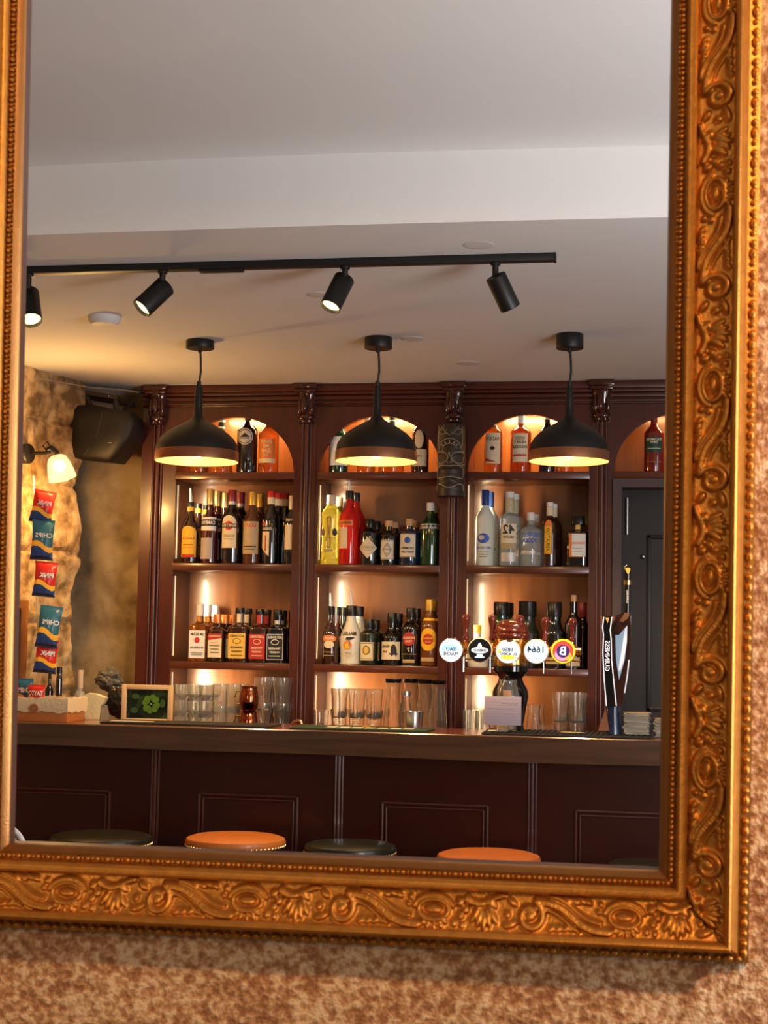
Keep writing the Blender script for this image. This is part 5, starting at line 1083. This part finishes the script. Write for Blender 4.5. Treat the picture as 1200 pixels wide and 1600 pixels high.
# ================================================================== GILDED FRAME AND THE ROUGHCAST WALL IT HANGS ON
ya, ro, ti = radians(3.5), radians(.4), radians(-4.25)
u0 = Vector((cos(ya), sin(ya), 0)); n0 = Vector((sin(ya), -cos(ya), 0)); v0 = Vector((0, 0, 1))*cos(ti)-n0*sin(ti); en = u0.cross(v0)
eu = u0*cos(ro)-v0*sin(ro); ev = v0*cos(ro)+u0*sin(ro)
O = EYE+ray(600, 800)*2.0
W, H = .839, 1.175
ORG_ = O+eu*(-.485)+ev*(-.441)-en*.001
MX = Matrix((eu, ev, en)).transposed().to_4x4(); MX.translation = ORG_   # local x along the wall, y up, z off the wall
fr = thing('mirror_frame', 'ornate gilded frame with carved scrolls and beading around the looking-glass view of the bar', 'mirror frame'); fr.matrix_world = MX
def sides():
    # origin corner, along dir, outward dir, length
    return [((0, 0), (1, 0), (0, -1), W), ((W, 0), (0, 1), (1, 0), H), ((W, H), (-1, 0), (0, 1), W), ((0, H), (0, -1), (-1, 0), H)]
def rail_sweep(name, prof, mt, parent, close=False):
    bm = bmesh.new(); cor = [(0, 0, -1, -1), (W, 0, 1, -1), (W, H, 1, 1), (0, H, -1, 1)]
    ls = [[bm.verts.new((x+sx_*o, y+sy*o, h)) for (o, h) in prof] for x, y, sx_, sy in cor]
    for k in range(4):
        a, b = ls[k], ls[(k+1) % 4]
        for i in range(len(prof)-1): bm.faces.new((a[i], b[i], b[i+1], a[i+1]))
    return obj(name, bm, mt, parent, True)
rail_sweep('slip_edge', [(.034, -.012), (.0, -.012), (0, .0068), (.0004, .0072)], mat('shaded_edge_brown', (.085, .035, .022), .4, noise_amt=.2), fr)  # dark brown bakes in the unlit look of the slip's reflected back
rail_sweep('inner_slip', [(.0, .0068), (0, .007), (.002, .012), (.0085, .018), (.0092, .017), (.0094, .014)], M_goldlip, fr)
rail_sweep('inner_ridge', [(.0094, .014), (.018, .014), (.0185, .020), (.020, .026), (.024, .031), (.028, .032), (.031, .030), (.0325, .024)], M_gold, fr)
rail_sweep('outer_ridge', [(.0745, .050), (.075, .058), (.077, .064), (.080, .066), (.0825, .064), (.0835, .056), (.084, .044), (.088, .036), (.0945, .026), (.095, .014), (.110, .009), (.111, 0), (.111, -.003), (.025, -.003)], M_gold, fr)
def bead_rows(name, off, h, kinds, pitch, parent, mt):
    bm = bmesh.new()
    for (ox, oy), (ax, ay), (nx_, ny), L in sides():
        tot = L+2*off; n = int(tot/pitch); st = tot/n
        for i in range(n):
            s = -off+st*(i+.5); rl, rw, rh = kinds[i % len(kinds)]
            c = Vector((ox+ax*s+nx_*off, oy+ay*s+ny*off, h))
            if ay and (ax == 0) and ox == 0: seg = (6, 4)
            else: seg = (9, 6)
            r = bmesh.ops.create_uvsphere(bm, u_segments=seg[0], v_segments=seg[1], radius=1)
            for v in r['verts']:
                x, y, z = v.co; v.co = Vector((c.x+ax*x*rl+nx_*y*rw, c.y+ay*x*rl+ny*y*rw, c.z+z*rh))
    return obj(name, bm, mt, parent, True)
bead_rows('inner_beading', .0138, .0165, [(.0036, .0034, .0042), (.0022, .0028, .003), (.0036, .0034, .0042), (.0030, .0024, .003)], .0066, fr, M_gold)
bead_rows('outer_beading', .1035, .0135, [(.0075, .0048, .0062), (.0045, .0045, .0055), (.0040, .0042, .0045)], .0125, fr, M_gold)
# carved scroll band: relief of scrolls, stems, berries and leaves
CELL, BW = 236, 44
def relief():
    res = 1.0; U, V = np.meshgrid(np.arange(0, CELL, res), np.arange(0, BW+.5, res)); Hh = np.zeros_like(U, dtype=float)
    def seg_tube(pts, r0, r1, h, flute=0):
        nonlocal Hh
        n = len(pts)-1; r0 *= 1.28; r1 *= 1.28; h *= 1.1
        for k in range(n):
            (ax, ay), (bx_, by_) = pts[k], pts[k+1]; f0 = k/n; r = r0+(r1-r0)*f0
            for sh in (-CELL, 0, CELL):
                dx, dy = bx_-ax, by_-ay; t = np.clip(((U-ax-sh)*dx+(V-ay)*dy)/(dx*dx+dy*dy+1e-9), 0, 1)
                d = np.hypot(U-ax-sh-t*dx, V-ay-t*dy)/r
                hh = np.where(d < 1, h*np.sqrt(np.clip(1-d*d, 0, 1)), 0)
                if flute: hh = np.where(d < .33, hh*.72, hh)
                Hh = np.maximum(Hh, hh)
    def blob_(x, y, rx, ry, a, h):
        nonlocal Hh
        rx *= 1.18; ry *= 1.18
        for sh in (-CELL, 0, CELL):
            X, Y_ = U-x-sh, V-y; c, s = cos(a), sin(a); d = ((X*c+Y_*s)/rx)**2+((-X*s+Y_*c)/ry)**2
            Hh = np.maximum(Hh, np.where(d < 1, h*np.sqrt(np.clip(1-d, 0, 1)), 0))
    def spiral(cx, cy, r0, r1, a0, turns, w0, w1, h, sgn=1):
        n = 34; pts = [(cx+(r0+(r1-r0)*i/n)*cos(a0+sgn*turns*2*pi*i/n), cy+(r0+(r1-r0)*i/n)*sin(a0+sgn*turns*2*pi*i/n)) for i in range(n+1)]
        seg_tube(pts, w0, w1, h); return pts
    spiral(34, 23, 17, 6, -pi*.35, 1.15, 3.8, 2.4, 9); blob_(34, 23, 6.5, 6.5, 0, 11)
    spiral(34, 23, 11, 6, pi*.6, .5, 1.6, 1.4, 6)
    S = [(44+i*3.2, 8+30/(1+math.exp(-(i-13)*.32))) for i in range(28)]
    seg_tube(S, 4.2, 3.4, 9.5, 1); seg_tube([(x+3, y-8) for x, y in S[4:24]], 2.6, 2.0, 7); seg_tube([(x-5, y+7) for x, y in S[0:18]], 2.2, 1.6, 6)
    for k in range(6): blob_(66+k*8, 5.5+1.2*(k % 2), 5.5, 3.0, .5, 6+.3*k)
    for k in range(4): blob_(60+k*9, 37-k*.5, 5, 3, -.5, 5.5)
    blob_(150, 21, 10, 4.5, .05, 9)
    seg_tube([(150+19*cos(a), 21+11*sin(a)) for a in np.linspace(.3, 2*pi-.1, 36)], 2.6, 2.2, 7.5)
    seg_tube([(150+25*cos(a), 21+16*sin(a)) for a in np.linspace(pi*1.05, 2*pi-.2, 22)], 2.3, 1.6, 6)
    for k in range(5): a = .35+.55*k; blob_(150+15*cos(a), 31+8*sin(a), 4.5, 2.6, a, 7)
    for (x, y, r) in ((183, 12, 5), (190, 20, 4.6), (184, 27, 4.2), (194, 11, 3.4), (176, 35, 4), (186, 37, 3.4), (121, 9, 3.4), (118, 17, 3)): blob_(x, y, r, r, 0, r*1.7)
    for k in range(5): blob_(202+k*5.5, 31-abs(k-2)*3.0, 3.2, 10, .5-.25*k, 8)
    seg_tube([(192+3.2*i, 8+5*sin(i*.32)) for i in range(15)], 3.6, 2.4, 8.5, 1)
    blob_(222, 12, 8, 4.6, .7, 8); blob_(10, 34, 9, 4, -.3, 7); blob_(6, 24, 4, 4, 0, 6.5); blob_(12, 10, 7, 3.5, .6, 7)
    rs = np.random.RandomState(4); nz = rs.rand(*Hh.shape); nz = (nz+np.roll(nz, 1, 0)+np.roll(nz, 1, 1)+np.roll(nz, 2, 1)+np.roll(nz, 2, 0))/5
    Hh += (nz-.5)*1.2
    for _ in range(2): Hh = (Hh*2+np.roll(Hh, 1, 0)+np.roll(Hh, -1, 0)+np.roll(Hh, 1, 1)+np.roll(Hh, -1, 1))/6
    e = np.minimum(V, BW-V); Hh *= np.clip(e/2.0+.15, 0, 1)
    return Hh*.82
REL = relief()
def band(idx, step):
    (ox, oy), (ax, ay), (nx_, ny), L = sides()[idx]; o0, o1 = .0325, .0750
    ns = int((L+2*o1)/step); nv = int((o1-o0)/(step*.95))
    js = np.arange(nv+1)/nv; of = o0+(o1-o0)*js
    i_ = np.arange(ns+1)/ns
    OF, I = np.meshgrid(of, i_, indexing='ij'); s = -OF+(L+2*OF)*I
    phase = {0: 62, 1: 20, 2: 0, 3: 100}[idx]
    u = (s*1000+phase) % CELL; v = (OF-o0)*1000
    u0_ = np.floor(u).astype(int) % CELL; u1_ = (u0_+1) % CELL; fu = u-np.floor(u); vi = np.clip(np.floor(v).astype(int), 0, BW-1); fv = np.clip(v-vi, 0, 1)
    if idx in (0,): pass
    h = (REL[vi, u0_]*(1-fu)+REL[vi, u1_]*fu)*(1-fv)+(REL[vi+1, u0_]*(1-fu)+REL[vi+1, u1_]*fu)*fv
    base = .0235+.026*((OF-o0)/(o1-o0))**1.3
    Z = base+h*.001*1.25
    X = ox+ax*s+nx_*OF; Yy = oy+ay*s+ny*OF
    vs = np.stack([X, Yy, Z], -1).reshape(-1, 3); m_ = ns+1
    q = np.arange(nv)[:, None]*m_+np.arange(ns)[None, :]
    q = q.reshape(-1); faces = np.stack([q, q+1, q+1+m_, q+m_], -1)
    me = bpy.data.meshes.new('carved_scroll_band'); me.from_pydata(vs.tolist(), [], faces.tolist()); me.materials.append(M_gold)
    me.polygons.foreach_set('use_smooth', [True]*len(me.polygons))
    o = bpy.data.objects.new('carved_scroll_band', me); COL.objects.link(o); o.parent = fr; me.update()
    return o
band(0, .0010); band(1, .0010); band(2, .0022); band(3, .0018)
# the roughcast wall round it (recess behind the glass)
bm = bmesh.new()
def wgrid(x0, x1, y0, y1, st=.02):
    nx, ny = max(1, int((x1-x0)/st)), max(1, int((y1-y0)/st)); g = []
    for j in range(ny+1):
        row = []
        for i in range(nx+1):
            x, y = x0+(x1-x0)*i/nx, y0+(y1-y0)*j/ny
            row.append(bm.verts.new((x, y, -.002+.0035*(noise.noise(Vector((x*9, y*9, 0)))+.6*noise.noise(Vector((x*30, y*30, 2))))-.003)))
        g.append(row)
    for j in range(ny):
        for i in range(nx): bm.faces.new((g[j][i], g[j][i+1], g[j+1][i+1], g[j+1][i]))
e_ = .035
wgrid(-1.2, -e_, -e_, H+e_, .03); wgrid(W+e_, W+.5, -e_, H+e_, .01); wgrid(-1.2, W+.5, -.42, -e_, .01); wgrid(-1.2, W+.5, H+e_, H+.5, .05)
wgrid(W+.5, W+2.2, -1.2, H+.5, .1); wgrid(-1.2, W+.5, -1.2, -.42, .05)
bmesh.ops.remove_doubles(bm, verts=bm.verts, dist=.0001)
# back face of the wall with the same opening, so that it is a solid 6 cm leaf
for (x0, x1, y0, y1) in ((-1.2, -e_, -1.2, H+.5), (W+e_, W+2.2, -1.2, H+.5), (-e_, W+e_, -1.2, -e_), (-e_, W+e_, H+e_, H+.5)):
    bm.faces.new([bm.verts.new(v) for v in ((x0, y0, -.032), (x0, y1, -.032), (x1, y1, -.032), (x1, y0, -.032))])
for (xa, ya_, xb, yb) in ((-e_, -e_, W+e_, -e_), (W+e_, -e_, W+e_, H+e_), (W+e_, H+e_, -e_, H+e_), (-e_, H+e_, -e_, -e_)):
    bm.faces.new([bm.verts.new(v) for v in ((xa, ya_, -.003), (xb, yb, -.003), (xb, yb, -.032), (xa, ya_, -.032))])
wn = struct(obj('wall_front', bm, M_wallnear, None, True)); wn.matrix_world = MX
# nail hole in the wall
